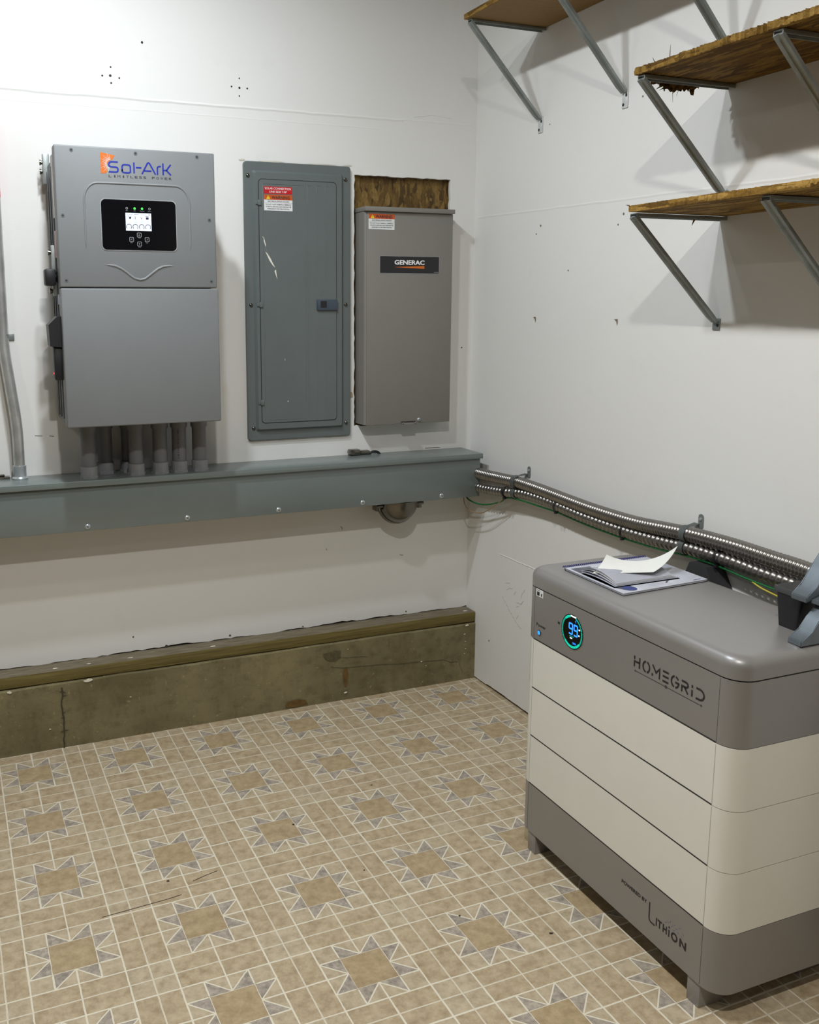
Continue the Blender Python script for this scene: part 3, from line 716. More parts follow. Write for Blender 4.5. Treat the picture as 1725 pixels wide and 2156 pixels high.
# ------------------------------------------------------------------ breaker panel
bp = thing('breaker_panel', 'flush dark grey breaker panel with scratched door between inverter and transfer switch', 'breaker panel', (-.706, -.01, 1.0))
PX0, PX1, PZ0, PZ1 = -.9025, -.5105, .9985, 1.9515
fPn = onY(0)
bm = bmesh.new()
def ringf(bm, P, Q, f, hp, hq):
    A = [bm.verts.new(f(u, v, hp)) for u, v in P]; B = [bm.verts.new(f(u, v, hq)) for u, v in Q]
    for i in range(len(P)): j = (i+1) % len(P); bm.faces.new((A[i], A[j], B[j], B[i]))
    return B
n = 6
R0 = rrect(PX0, PZ0, PX1, PZ1, .012, n)
R1 = rrect(PX0+.002, PZ0+.002, PX1-.002, PZ1-.002, .011, n)
R2 = rrect(-.874, 1.031, -.541, 1.923, .008, n); R3 = rrect(-.866, 1.039, -.549, 1.915, .006, n)
ringf(bm, R0, R0, fPn, .0005, .009); ringf(bm, R0, R1, fPn, .009, .0115); ringf(bm, R1, R2, fPn, .0115, .0115); ringf(bm, R2, R3, fPn, .0115, .022)
bm.faces.new([bm.verts.new(fPn(u, v, .022)) for u, v in R3])
bmesh.ops.remove_doubles(bm, verts=bm.verts, dist=1e-5)
fr = fin(bm, 'cover_frame', M['panel'], bp, bp, 25)
flat('door_gap', M['groove'], lambda bm: ribbon(bm, rrect(-.8545, 1.0605, -.5700, 1.8930, .012, 5), .0022, fPn, .0223, True), bp, bp)
bm = bmesh.new(); prism(bm, rrect(-.8532, 1.0618, -.5713, 1.8917, .012, 5), .0215, .0242, fPn)
door = fin(bm, 'door', M['panel'], bp, bp)
DD = .0242
raised('embossed_border', [(-.840, 1.071+.0807*i) for i in range(11)]+[(-.840+.019*i, 1.878) for i in range(1, 9)], .0026, .0011, lambda u, v, h: fPn(u, v, h+DD), door, bp, M['panel'])
raised('embossed_border', [(-.688, 1.878-.0807*i) for i in range(11)], .0026, .0009, lambda u, v, h: fPn(u, v, h+DD), door, bp, M['panel'])
raised('embossed_border', [(-.838+.0194*i, 1.0715) for i in range(9)], .0026, .0009, lambda u, v, h: fPn(u, v, h+DD), door, bp, M['panel'])
for u0, zb in ((-.679, 1.073), (-.645, 1.532), (-.612, 1.532)):
    raised('embossed_border', [(u0, zb+(1.878-zb)*i/12) for i in range(13)]+[(u0+.004+.0045*i, 1.8785) for i in range(4)], .0022, .0009, lambda u, v, h: fPn(u, v, h+DD), door, bp, M['panel'])
for u0 in (-.645, -.612):
    raised('embossed_border', [(u0, 1.075+(1.405-1.075)*i/12) for i in range(13)], .0018, .0006, lambda u, v, h: fPn(u, v, h+DD), door, bp, M['panel'])
raised('embossed_ring', circ(-.628, 1.513, .0085, 20), .0014, .0006, lambda u, v, h: fPn(u, v, h+DD), door, bp, M['panel'], True)
bm = bmesh.new(); bx(bm, (-.646, -.0315, 1.4535), (-.5695, -.0235, 1.4905), .0012)
lt = fin(bm, 'latch', simple('dark_blue_grey_plastic', srgb(62, 72, 84), .4), bp, bp)
flat('latch_slot', M['black'], lambda bm: poly(bm, [(-.634, 1.462), (-.611, 1.462), (-.611, 1.4855), (-.634, 1.4855)], fPn, .0320), lt, bp)
for z in (1.815, 1.473, 1.134):
    bm = bmesh.new(); bx(bm, (-.858, -.0285, z-.009), (-.846, -.0215, z+.009), .001); bx(bm, (-.866, -.0255, z-.006), (-.857, -.0215, z+.006), .0008)
    fin(bm, 'hinge', M['panel'], bp, bp)
for u, v in [(-.888, 1.904), (-.531, 1.906), (-.884, 1.472), (-.530, 1.473), (-.882, 1.043), (-.529, 1.046)]:
    screw(bp, bp, onY(-.0115), u, v, .0066, .0045, 'chrome', random.random())
fs_ = lambda u, v, h=0: fPn(u, v, DD+.0005)
for P_ in ([(-.843, 1.704), (-.8385, 1.7015), (-.8315, 1.676), (-.8325, 1.668), (-.8375, 1.684)], [(-.834, 1.6535), (-.827, 1.6470), (-.812, 1.624), (-.799, 1.5995), (-.808, 1.607), (-.8185, 1.6215)],
           [(-.802, 1.588), (-.7965, 1.593), (-.7915, 1.5590)], [(-.7690, 1.2880), (-.7675, 1.2790), (-.7655, 1.2800)], [(-.7600, 1.1350), (-.7545, 1.1375), (-.7570, 1.1320)], [(-.8350, 1.6700), (-.8150, 1.6300), (-.8000, 1.6000), (-.8155, 1.6297)]):
    flat('paint_scratch', M['chip'], lambda bm: poly(bm, P_, fs_), door, bp)
def warning(root, parent, f, u0, z1, w=.1025, hh=.0525):
    k = w/.1025
    lb = flat('warning_label', M['label_white'], lambda bm: prism(bm, rrect(u0, z1-hh, u0+w, z1, .001, 2), 0, .0004, f), parent, root)
    flat('label_header', M['label_orange'], lambda bm: poly(bm, [(u0, z1-.0165*k), (u0+w, z1-.0165*k), (u0+w, z1), (u0, z1)], f, .0007), lb, root)
    flat('warning_triangle', M['label_yellow'], lambda bm: poly(bm, [(u0+.008*k, z1-.0145*k), (u0+.022*k, z1-.0145*k), (u0+.015*k, z1-.002*k)], f, .0010), lb, root)
    def ink(bm):
        text(bm, 'WARNING', u0+.027*k, u0+.093*k, z1-.0140*k, z1-.0032*k, f, .0011, .02)
        ribbon(bm, [(u0+.015*k, z1-.0055*k), (u0+.015*k, z1-.0105*k)], .0012, f, .0013); poly(bm, circ(u0+.015*k, z1-.0125*k, .0007, 6), f, .0013)
        text(bm, 'ELECTRICAL SHOCK HAZARD', u0+.0135*k, u0+.0905*k, z1-.0240*k, z1-.0197*k, f, .0008, .012)
        ribbon(bm, [(u0, z1-.0268*k), (u0+w, z1-.0268*k)], .0003, f, .0008)
        text(bm, 'DO NOT TOUCH TERMINALS TERMINALS', u0+.006*k, u0+.0965*k, z1-.0340*k, z1-.0302*k, f, .0008, .012)
        text(bm, 'ON BOTH LINE AND LOAD SIDES MAY BE', u0+.006*k, u0+.0965*k, z1-.0412*k, z1-.0374*k, f, .0008, .012)
        text(bm, 'ENERGIZED IN THE OPEN POSITION', u0+.012*k, u0+.0905*k, z1-.0484*k, z1-.0446*k, f, .0008, .012)
    flat('label_lettering', M['print'], ink, lb, root)
fd = lambda u, v, h=0: fPn(u, v, h+DD)
rl = flat('red_label', M['label_red'], lambda bm: prism(bm, rrect(-.8360, 1.8455, -.7345, 1.8695, .0025, 3), 0, .0004, fd), door, bp)
flat('label_lettering', M['white_print'], lambda bm: (text(bm, 'SOLAR CONNECTION', -.8325, -.7385, 1.8595, 1.8665, fd, .0008, .008), text(bm, 'LINE SIDE TAP', -.8165, -.7540, 1.8490, 1.8560, fd, .0008, .008)), rl, bp)
warning(bp, door, fd, -.8360, 1.8425)
# torn drywall edges around the panel
def torn(bm):
    for u, v, a, b in ((-.905, 1.9555, .012, .004), (-.80, 1.9545, .05, .003), (-.62, 1.954, .06, .003), (-.52, 1.955, .02, .004), (-.85, .9955, .06, .005), (-.74, .9955, .07, .004), (-.56, .9962, .06, .004)):
        poly(bm, [(u-a, v), (u-a*.3, v+b*.6), (u+a*.4, v+b), (u+a, v+b*.2), (u+a*.5, v-b*.6), (u-a*.5, v-b)], fB, .0012)
flat('torn_edge', simple('torn_gypsum', srgb(205, 200, 185), .9, var=.1, vs=60), torn, wb, None)
flat('torn_edge', simple('brown_patch', srgb(176, 160, 128), .9), lambda bm: poly(bm, [(-.5095, 1.155), (-.503, 1.158), (-.497, 1.150), (-.497, 1.138), (-.508, 1.134)], fB, .0012), wb, None)

# ------------------------------------------------------------------ transfer switch
ts = thing('transfer_switch', 'warm grey metal transfer switch box set in a wall cut-out beside the corner', 'electrical box', (-.306, 0, 1.04))
GY = -.070
bm = bmesh.new(); bx(bm, (-.482, GY+.001, 1.0405), (-.1325, .0215, 1.800), .009, 3, only=2); fin(bm, 'body', M['generac'], ts, ts)
fc = box('front_cover', (-.4735, GY-.0025, 1.0385), (-.1315, GY+.006, 1.795), M['generac'], ts, ts, .0025)
bm = bmesh.new(); bx(bm, (-.4845, GY-.013, 1.7960), (-.129, .0215, 1.8115), .0015); fin(bm, 'rain_lid', M['generac'], ts, ts)
fG = onY(GY-.0025)
warning(ts, fc, fG, -.4680, 1.7870, .1005, .0525)
np_ = flat('nameplate', M['black'], lambda bm: prism(bm, rrect(-.4235, 1.5835, -.187, 1.6430, .003, 3), 0, .0006, fG), fc, ts)
flat('nameplate_border', M['ring_grey'], lambda bm: ribbon(bm, rrect(-.4237, 1.5833, -.1868, 1.6432, .003, 3), .0009, fG, .0007, True), np_, ts)
flat('nameplate_lettering', M['white_print'], lambda bm: text(bm, 'GENERAC', -.3665, -.2465, 1.6135, 1.6300, fG, .0010, .035), np_, ts)
flat('part_number_lettering', M['white_print'], lambda bm: text(bm, '0K6000', -.2070, -.1895, 1.5870, 1.5890, fG, .001), np_, ts)
flat('nameplate_wedge', M['orange'], lambda bm: poly(bm, [(-.3690, 1.6050), (-.2470, 1.6000), (-.2470, 1.6100)], fG, .0010), np_, ts)
screw(fc, ts, fG, -.262, 1.0515, .0075, .006, 'zinc')
bm = bmesh.new(); bx(bm, (-.331, GY-.012, 1.0365), (-.278, GY+.01, 1.0395), .0005); bx(bm, (-.331, GY-.012, 1.0365), (-.326, GY-.009, 1.044), .0005); bx(bm, (-.283, GY-.012, 1.0365), (-.278, GY-.009, 1.044), .0005)
fin(bm, 'hasp_tab', M['generac'], ts, ts)
flat('hasp_slot', M['groove'], lambda bm: ribbon(bm, [(-.335, 1.0455), (-.275, 1.0455)], .0035, fG, .0006), fc, ts)

# ------------------------------------------------------------------ chrome dome fitting under the trough and its clamp above
dm = thing('conduit_dome', 'dull chrome rounded pipe fitting hanging under the right part of the trough', 'pipe fitting', (-.352, -.08, .7))
bm = bmesh.new(); pr = [(.078*math.sin(math.radians(a)), -.084*math.cos(math.radians(a))) for a in range(0, 91, 9)]
lathe(bm, [(0 if i == 0 else r, h) for i, (r, h) in enumerate(pr)]+[(.078, .003)], (-.350, -.080, .7560), (0, 0, 1), 32)
fin(bm, 'dome', M['chrome'], dm, dm, 60)
bm = bmesh.new(); sweep(bm, [Vector((-.350+.080*math.cos(a), -.08, .7560-.086*math.sin(a)*1.0)) for a in [math.radians(d) for d in range(0, 181, 9)]], .006, 10, flat=1.6); fin(bm, 'seam_band', M['chrome'], dm, dm)
for dx in (-.085, .083):
    bm = bmesh.new(); bx(bm, (-.350+dx-.010, -.102, .722), (-.350+dx+.008, -.060, .7590), .003); cyl(bm, (-.350+dx-.012, -.105, .742), (-.350+dx+.012, -.105, .742), .006, n=12)
    fin(bm, 'clamp_lug', M['chrome'], dm, dm)
tc = thing('pipe_clamp', 'dark steel clamp with black rubber ring on the trough below the breaker panel', 'pipe clamp', (-.46, -.02, .924))
bm = bmesh.new(); bx(bm, (-.520, -.034, .9242), (-.480, -.004, .9460), .003); bx(bm, (-.484, -.030, .9250), (-.44, -.006, .9400), .003); cyl(bm, (-.512, -.038, .935), (-.512, -.002, .935), .008, n=12)
fin(bm, 'clamp_block', M['chrome'], tc, tc)
bm = bmesh.new(); sweep(bm, [Vector((-.418+.024*math.cos(a), -.018, .917+.016*math.sin(a))) for a in [math.radians(d) for d in range(20, 161, 10)]], .005, 10); fin(bm, 'rubber_ring', M['black'], tc, tc)

# ------------------------------------------------------------------ flexible metal conduits along the right wall
def corr(r, pitch, d):
    return lambda s: r-d*(.5+.5*math.cos(2*PI*s/pitch))**2
c1 = [(-.0426, -.085, .848), (-.048, -.163, .8475), (-.044, -.312, .853), (-.040, -.41, .857), (-.036, -.55, .853), (-.034, -.70, .846), (-.034, -.834, .842), (-.034, -1.012, .843), (-.034, -1.152, .853), (-.034, -1.261, .861), (-.034, -1.395, .864), (-.034, -1.517, .862), (-.035, -1.629, .860), (-.04, -1.75, .85), (-.05, -1.88, .80), (-.06, -1.98, .68), (-.06, -2.02, .4), (-.06, -2.02, .06)]
fcd = thing('flexible_conduit', 'upper fatter finely ribbed metal conduit running along the right wall', 'flexible conduit', (-.04, -.9, .85), 'flexible metal conduits')
bm = bmesh.new(); sweep(bm, spline(c1, .0012), corr(.0208, .0110, .0032), 20); fin(bm, 'corrugated_tube', M['flex'], fcd, fcd, 80)
bm = bmesh.new(); cyl(bm, (-.0426, -.085, .848), (-.020, -.09, .848), .0245, n=20); fin(bm, 'end_fitting', M['galv'], fcd, fcd)
c2 = [(-.0426, -.085, .796), (-.050, -.166, .7945), (-.046, -.315, .806), (-.038, -.42, .8195), (-.036, -.50, .8225), (-.034, -.608, .820), (-.034, -.70, .8145), (-.034, -.788, .810), (-.034, -.972, .808), (-.034, -1.116, .813), (-.034, -1.246, .8210), (-.034, -1.383, .823), (-.034, -1.492, .819), (-.036, -1.592, .818), (-.05, -1.70, .812), (-.07, -1.80, .77), (-.08, -1.93, .65), (-.08, -1.94, .4), (-.08, -1.94, .06)]
fcd2 = thing('flexible_conduit', 'lower coarsely ribbed metal conduit with black zip ties along the right wall', 'flexible conduit', (-.04, -.9, .81), 'flexible metal conduits')
bm = bmesh.new(); sweep(bm, spline(c2, .0016), corr(.0179, .0185, .0042), 20); fin(bm, 'corrugated_tube', M['flex'], fcd2, fcd2, 80)
bm = bmesh.new(); cyl(bm, (-.0426, -.085, .796), (-.022, -.09, .796), .0225, n=20); fin(bm, 'end_fitting', M['galv'], fcd2, fcd2)
def strap(y, z, r, ear, label, xc=-.036):
    t = thing('conduit_strap', label, 'pipe strap', (0, y, z), 'straps holding the flexible conduits')
    bm = bmesh.new()
    P = [(xc+(r+.002)*math.cos(a), (r+.002)*math.sin(a)) for a in [math.radians(d) for d in range(70, 291, 10)]]
    P = [(-.0015, r+.006)]+P[0:] if ear else P
    n_ = len(P)
    a0 = [bm.verts.new((u, -.011, v)) for u, v in P]; a1 = [bm.verts.new((u, .011, v)) for u, v in P]
    for i in range(n_-1): bm.faces.new((a0[i], a0[i+1], a1[i+1], a1[i]))
    bmesh.ops.solidify(bm, geom=bm.faces[:], thickness=.0015)
    fin(bm, 'saddle', M['galv'], t)
    if ear:
        bm = bmesh.new(); prism(bm, rrect(-.009, r-.006, .009, r+.034, .0085, 5), .0005, .003, lambda u, v, h: Vector((-h, u-.014, v)))
        fin(bm, 'ear', M['galv'], t)
        bm = bmesh.new(); lathe(bm, [(.0045, 0), (.004, .003), (0, .004)], (-.003, -.014, r+.020), (-1, 0, 0), 12); fin(bm, 'screw', M['zinc'], t)
strap(-.404, .857, .0212, True, 'metal strap with upright ear on the upper conduit nearest the corner', -.040)
strap(-.400, .8165, .0182, False, 'metal strap on the lower conduit nearest the corner', -.039)
strap(-1.232, .858, .0212, True, 'metal strap with upright ear on the upper conduit above the notebook', -.034)
strap(-1.226, .821, .0182, False, 'metal strap on the lower conduit above the notebook', -.034)
def ziptie(y, z, label, xc):
    t = thing('zip_tie', label, 'zip tie', (xc, y, z), 'black zip ties on the lower conduit')
    bm = bmesh.new(); sweep(bm, [Vector((.0200*math.cos(a), 0, .0200*math.sin(a)-.001)) for a in [2*PI*i/28 for i in range(29)]], .0016, 8, flat=2.2); fin(bm, 'loop', M['black'], t)
    bm = bmesh.new(); bx(bm, (-.014, -.004, -.026), (-.003, .004, -.018), .001); fin(bm, 'head', M['black'], t)
ziptie(-.342, .8105, 'black zip tie on the lower conduit between trough and first strap', -.0435)
ziptie(-.642, .8185, 'black zip tie on the lower conduit, second from the trough', -.034)
ziptie(-.978, .8080, 'black zip tie on the lower conduit, third from the trough', -.034)
ziptie(-1.352, .8232, 'black zip tie on the lower conduit above the battery top', -.034)
gw = [(-.075, -.10, .7590), (-.068, -.115, .742), (-.057, -.16, .733), (-.048, -.22, .740), (-.044, -.30, .765), (-.044, -.342, .787), (-.044, -.40, .796), (-.040, -.47, .797), (-.036, -.56, .796), (-.036, -.642, .796), (-.036, -.80, .788), (-.036, -.98, .786), (-.036, -1.12, .790), (-.036, -1.246, .7985), (-.036, -1.35, .7995), (-.037, -1.45, .793), (-.038, -1.54, .790), (-.05, -1.62, .791)]
bm = bmesh.new(); sweep(bm, spline(gw, .008), .0030, 10); tag(fin(bm, 'green_wire', M['green']), 'green insulated ground wire tied under the lower flexible conduit', 'wire')
tw = [(-.080, -.10, .7590), (-.078, -.102, .728), (-.072, -.118, .706), (-.062, -.15, .698), (-.054, -.20, .706), (-.050, -.26, .737), (-.050, -.30, .762), (-.050, -.33, .783)]
bm = bmesh.new(); sweep(bm, spline(tw, .006), .0018, 8); tag(fin(bm, 'thin_wire', M['tan']), 'thin tan wire looping below the right end of the trough', 'wire')
yw = [(-.038, -1.47, .790), (-.042, -1.50, .784), (-.046, -1.55, .780), (-.055, -1.62, .778), (-.07, -1.70, .78)]
bm = bmesh.new(); sweep(bm, spline(yw, .006), .0022, 8); tag(fin(bm, 'thin_wire', M['yellow']), 'thin yellow-green wire hanging below the conduit behind the battery', 'wire')

# ------------------------------------------------------------------ battery stack
bt = thing('battery_stack', 'floor-standing battery tower with grey top and base and three ivory modules', 'battery', (-.298, -1.4985, 0))
BX, BX1, BY0, BY1, BR = -.476, -.120, -1.869, -1.128, .047
ZL = [.0574, .1959, .3325, .4682, .6036, .7442]
fBt = onX(BX)
def slab(name, z0, z1, mat, bev=.0016, bot=True, r=BR, gr=0.0):
    bm = bmesh.new()
    P = rrect(BX+gr, BY0+gr, BX1-gr, BY1-gr, r, 10)
    B = prism(bm, P, z0, z1, lambda u, v, h: Vector((u, v, h)))
    es = [e for e in bm.edges if abs(e.verts[0].co.z-e.verts[1].co.z) < 1e-6 and len(e.link_faces) == 2]
    bmesh.ops.bevel(bm, geom=es, offset=bev, segments=2, profile=.5, affect='EDGES')
    return fin(bm, name, mat, bt, bt, 40)
base_ = slab('base_unit', ZL[0], ZL[1]-.0012, M['batt_grey'], .0025)
mods = [slab('battery_module', ZL[i]+.0004, ZL[i+1]-.0012, M['batt_white'], .0034) for i in (1, 2, 3)]
ctl = slab('control_unit', ZL[4]+.0004, ZL[5]-.0015, M['batt_grey'], .0022)
slab('joint', ZL[0]+.02, ZL[5]+.004, M['groove'], .001, gr=.006, r=BR-.006)
# lid with soft rounded top
bm = bmesh.new()
rings = []
T0, T1, RR = ZL[5]+.0016, .7925, .024
levels = [(0, T0), (0, T1-RR)]+[(RR-RR*math.cos(a), T1-RR+RR*math.sin(a)) for a in [math.radians(d) for d in (12, 25, 38, 50, 62, 75, 90)]]
for ins, z in levels:
    rings.append([bm.verts.new((u, v, z)) for u, v in rrect(BX+ins, BY0+ins, BX1-ins, BY1-ins, BR-ins*.75, 10)])
for A, B in zip(rings, rings[1:]):
    for i in range(len(A)): j = (i+1) % len(A); bm.faces.new((A[i], A[j], B[j], B[i]))
bm.faces.new(rings[0][::-1]); bm.faces.new(rings[-1])
lid = fin(bm, 'lid', M['batt_grey'], bt, bt, 60)
_b = M['batt_grey'].node_tree.nodes['Principled BSDF']; _b.inputs['Coat Weight'].default_value = .7; _b.inputs['Coat Roughness'].default_value = .35
# front plates' vertical seams and shadow gaps
Ya, Yb = 1.175, 1.822
for o_, z0, z1 in [(base_, ZL[0], ZL[1])]+[(m, ZL[i+1], ZL[i+2]) for i, m in enumerate(mods)]+[(ctl, ZL[4], ZL[5])]:
    flat('plate_seam', M['seam_dark'] if o_ in (base_, ctl) else M['seam_grey'], lambda bm: ribbon(bm, [(Ya, z0+.003), (Ya, z1-.003)], .0011, fBt, .0003), o_, bt)
    flat('plate_seam', M['seam_dark'] if o_ in (base_, ctl) else M['seam_grey'], lambda bm: ribbon(bm, [(Yb, z0+.003), (Yb, z1-.003)], .0011, fBt, .0003), o_, bt)
    flat('shadow_gap', M['groove'], lambda bm: ribbon(bm, [(Ya, z0+.0008), (Yb, z0+.0008)], .0032, fBt, .0003), o_, bt) if z0 > .1 else None
def foot(y0, y1, x0=BX+.003, x1=BX+.07):
    bm = bmesh.new(); bx(bm, (x0, y0, 0.0005), (x1, y1, ZL[0]+.001), .001); fin(bm, 'foot', M['batt_grey'], bt, bt)
foot(-1.210, -1.176); foot(-1.821, -1.785); foot(-1.210, -1.176, BX1-.07, BX1-.003); foot(-1.821, -1.785, BX1-.07, BX1-.003)
# display
DU, DZ = 1.3385, .6765
disp = flat('round_display', M['black_gloss'], lambda bm: prism(bm, circ(DU, DZ, .0440, 48), 0, .0008, fBt), ctl, bt)
flat('display_rim', M['galv'], lambda bm: annulus(bm, DU, DZ, .0438, .0455, fBt, .0006, 48), ctl, bt)
def tealring(bm):
    for i in range(72):
        a = 102+ (360-24-6)*i/72
        solid = a < 130 or 225 < a < 320
        annulus(bm, DU, DZ, .0355 if solid else .0368, .0415, fBt, .0012, 2, a, a+(4.6 if solid else 2.6))
flat('charge_ring', M['led_teal'], tealring, disp, bt)
def seg99(bm):
    for u in (1.3265, 1.3465):
        w_, z0, z1 = .0135, .6700, .6965; zm = (z0+z1)/2
        for a, b in (((u, z1), (u+w_, z1)), ((u, z1), (u, zm)), ((u+w_, z1), (u+w_, zm)), ((u, zm), (u+w_, zm)), ((u+w_, zm), (u+w_, z0)), ((u, z0), (u+w_, z0))):
            ribbon(bm, [a, b], .0040, fBt, .0012)
    text(bm, 'C', 1.3500, 1.3540, .7030, .7085, fBt, .0012); text(bm, '2888', 1.3420, 1.3560, .6465, .6515, fBt, .0012)
flat('charge_digits', M['led_blue'], seg99, disp, bt)
flat('display_marks', M['led_white'], lambda bm: [poly(bm, [(a, b), (a+c_, b), (a+c_, b+d_), (a, b+d_)], fBt, .0012) for a, b, c_, d_ in ((1.3310, .7145, .0225, .0035), (1.3650, .6880, .0055, .0030), (1.3650, .6730, .0040, .0035), (1.3310, .6580, .0095, .0028))], disp, bt)
flat('display_marks', M['led_teal'], lambda bm: text(bm, '----', 1.3290, 1.3460, .6635, .6650, fBt, .0012), disp, bt)
flat('tick_mark', simple('dark_green_print', (.004, .03, .02), .6), lambda bm: poly(bm, [(1.2785, .6785), (1.2865, .6785), (1.2865, .6845), (1.2785, .6845)], fBt, .0005), ctl, bt)
bm = bmesh.new(); lathe(bm, [(.0072, 0), (.0072, .0018), (.0058, .0025)], (BX, -1.200, .628), (-1, 0, 0), 24); pb = fin(bm, 'power_button', M['chrome'], ctl, bt)
bm = bmesh.new(); lathe(bm, [(.0058, 0), (.0055, .0024), (0, .0028)], (BX, -1.200, .628), (-1, 0, 0), 24); fin(bm, 'button_light', M['led_blue'], pb, bt)
flat('power_lettering', M['print'], lambda bm: text(bm, 'Power', 1.1855, 1.2270, .6435, .6525, fBt, .0005, .01), ctl, bt)
sl = flat('serial_label', M['label_white'], lambda bm: prism(bm, [(1.1795, .7235), (1.2105, .7235), (1.2105, .7430), (1.1795, .7430)], 0, .0003, fBt), ctl, bt)
flat('label_lettering', M['print'], lambda bm: (poly(bm, [(1.1835, .7260), (1.1950, .7260), (1.1950, .7360), (1.1835, .7360)], fBt, .0006), poly(bm, [(1.2015, .7265), (1.2065, .7265), (1.2065, .7340), (1.2015, .7340)], fBt, .0006), ribbon(bm, [(1.1830, .7395), (1.1960, .7395)], .0012, fBt, .0006)), sl, bt)
def HG(bm):
    W_ = .0042; b0, t0_ = .6725, .6975; R = lambda p: ribbon(bm, p, W_, fBt, .0006)
    R([(1.5695, t0_), (1.5695, .6895)]); R([(1.5695, b0), (1.5695, .6850), (1.5860, .6850)]); R([(1.5865, t0_), (1.5865, b0)])
    R(arc(1.6085, .6850, .0105, 100, 262, 12, .0120)); R(arc(1.6085, .6850, .0105, 78, -78, 12, .0120))
    R([(1.6285, .6980), (1.6400, .6835), (1.6510, .6955), (1.6510, b0)]); R([(1.6285, b0), (1.6285, .6785)])
    for z in (t0_-.0015, .6850, b0+.0015): R([(1.6610, z), (1.6790, z)])
    R(arc(1.6985, .6850, .0110, 100, 255, 12, .0120)); R(arc(1.6985, .6850, .0110, 80, 35, 5, .0120)); R([(1.6990, .6845), (1.7095, .6845)]+arc(1.6985, .6850, .0110, -5, -80, 6, .0120))
    R([(1.7180, .6960), (1.7300, .6960)]+arc(1.7300, .6905, .0065, 80, -80, 8, .0055)+[(1.7190, .6850), (1.7190, b0)]); R([(1.7270, .6840), (1.7370, b0)])
    R([(1.7485, t0_), (1.7485, .6915)]); R([(1.7485, .6870), (1.7485, b0)])
    R([(1.7600, .6960), (1.7710, .6960)]+arc(1.7700, .6850, .0125, 80, -80, 10, .0110)+[(1.7600, .6740)])
flat('wordmark', M['print'], HG, ctl, bt)
def HGl(bm):
    ribbon(bm, [(1.5755, .6635), (1.6690, .6635)], .0010, fBt, .0005); ribbon(bm, [(1.6760, .6635), (1.7740, .6635)], .0010, fBt, .0005)
    annulus(bm, 1.5735, .6635, .0012, .0022, fBt, .0005, 12); annulus(bm, 1.7765, .6635, .0012, .0022, fBt, .0005, 12)
    annulus(bm, 1.6725, .6635, .0022, .0036, fBt, .0005, 14); poly(bm, circ(1.6725, .6635, .0012, 8), fBt, .0005)
flat('wordmark_line', M['print'], HGl, ctl, bt)
def LI(bm):
    text(bm, 'POWERED BY', 1.5660, 1.6530, .1385, .1475, fBt, .0006, .025)
    ribbon(bm, [(1.6625, .1490), (1.6625, .1120), (1.6640, .1060), (1.6690, .1035), (1.6820, .1035)], .0034, fBt, .0006)
    text(bm, 'I', 1.6850, 1.6882, .1060, .1250, fBt, .0006); text(bm, 'T', 1.6905, 1.7035, .1060, .1250, fBt, .0006, .03)
    text(bm, 'H', 1.7070, 1.7200, .1060, .1250, fBt, .0006, .03)
    ribbon(bm, [(1.7265, .1060), (1.7265, .1225)], .0034, fBt, .0006); poly(bm, circ(1.7265, .1285, .0024, 10), fBt, .0006)
    text(bm, 'O', 1.7330, 1.7530, .1050, .1260, fBt, .0006, .03); text(bm, 'N', 1.7590, 1.7790, .1060, .1250, fBt, .0006, .03)
flat('maker_lettering', M['print'], LI, base_, bt)
def spk(bm):
    for u, v, a in ((1.716, .134, .3), (1.722, .139, -.3), (1.729, .1435, 1.2), (1.735, .137, .9), (1.742, .1445, .8), (1.748, .139, .2), (1.757, .1465, .3), (1.754, .133, -.5), (1.765, .131, -.7), (1.768, .139, -.3), (1.741, .131, .4)):
        ribbon(bm, [(u-.0035*math.cos(a), v-.0035*math.sin(a)), (u+.0035*math.cos(a), v+.0035*math.sin(a))], lambda t: .0005+.0028*t*(1-t)*2, fBt, .0006)
flat('spark_print', M['blue'], spk, base_, bt)

# ------------------------------------------------------------------ papers on the battery
TZ = .7925
nb = thing('spiral_notebook', 'spiral-bound manual with blue coil and clear cover on the battery', 'notebook', (-.28, -1.325, TZ))
NB = [(-.413, -1.210), (-.416, -1.448), (-.145, -1.431), (-.143, -1.202)]
def plate(name, P, z0, z1, mat, parent, root, bev=0):
    bm = bmesh.new(); prism(bm, P, z0, z1, lambda u, v, h: Vector((u, v, h))); return fin(bm, name, mat, parent, root)
def shrink(P, k, dx=0, dy=0):
    cx = sum(p[0] for p in P)/len(P); cy = sum(p[1] for p in P)/len(P); return [(cx+(x-cx)*k+dx, cy+(y-cy)*k+dy) for x, y in P]
plate('back_cover', NB, TZ+.0003, TZ+.0012, M['black'], nb, nb)
plate('pages', shrink(NB, .985), TZ+.0012, TZ+.0055, M['paper'], nb, nb)
cv = plate('clear_cover', NB, TZ+.0056, TZ+.0064, M['cover'], nb, nb)
flat('cover_photo', M['dark_photo'], lambda bm: poly(bm, [(-.405, -1.225), (-.407, -1.40), (-.392, -1.428), (-.362, -1.425), (-.345, -1.225)], onZ(TZ+.0064), .0003), cv, nb)
flat('cover_badge', M['bluewin'], lambda bm: poly(bm, circ(-.376, -1.421, .0175, 24), onZ(TZ+.0064), .0006), cv, nb)
flat('cover_lines', M['dark_photo'], lambda bm: ribbon(bm, [(-.262, -1.416), (-.238, -1.398)], .004, onZ(TZ+.0064), .0006), cv, nb)
flat('cover_lines', M['bluewin'], lambda bm: ribbon(bm, [(-.185, -1.425), (-.160, -1.423)], .002, onZ(TZ+.0064), .0006), cv, nb)
def coil(bm):
    n_ = 44
    pts = []
    for i in range(n_*10+1):
        t = i/(n_*10); a = 2*PI*n_*t
        pts.append(Vector((-.412+(-.144+.412)*t, -1.206+.0045*math.cos(a)+.004*t, TZ+.0052+.0045*math.sin(a))))
    sweep(bm, pts, .0011, 6)
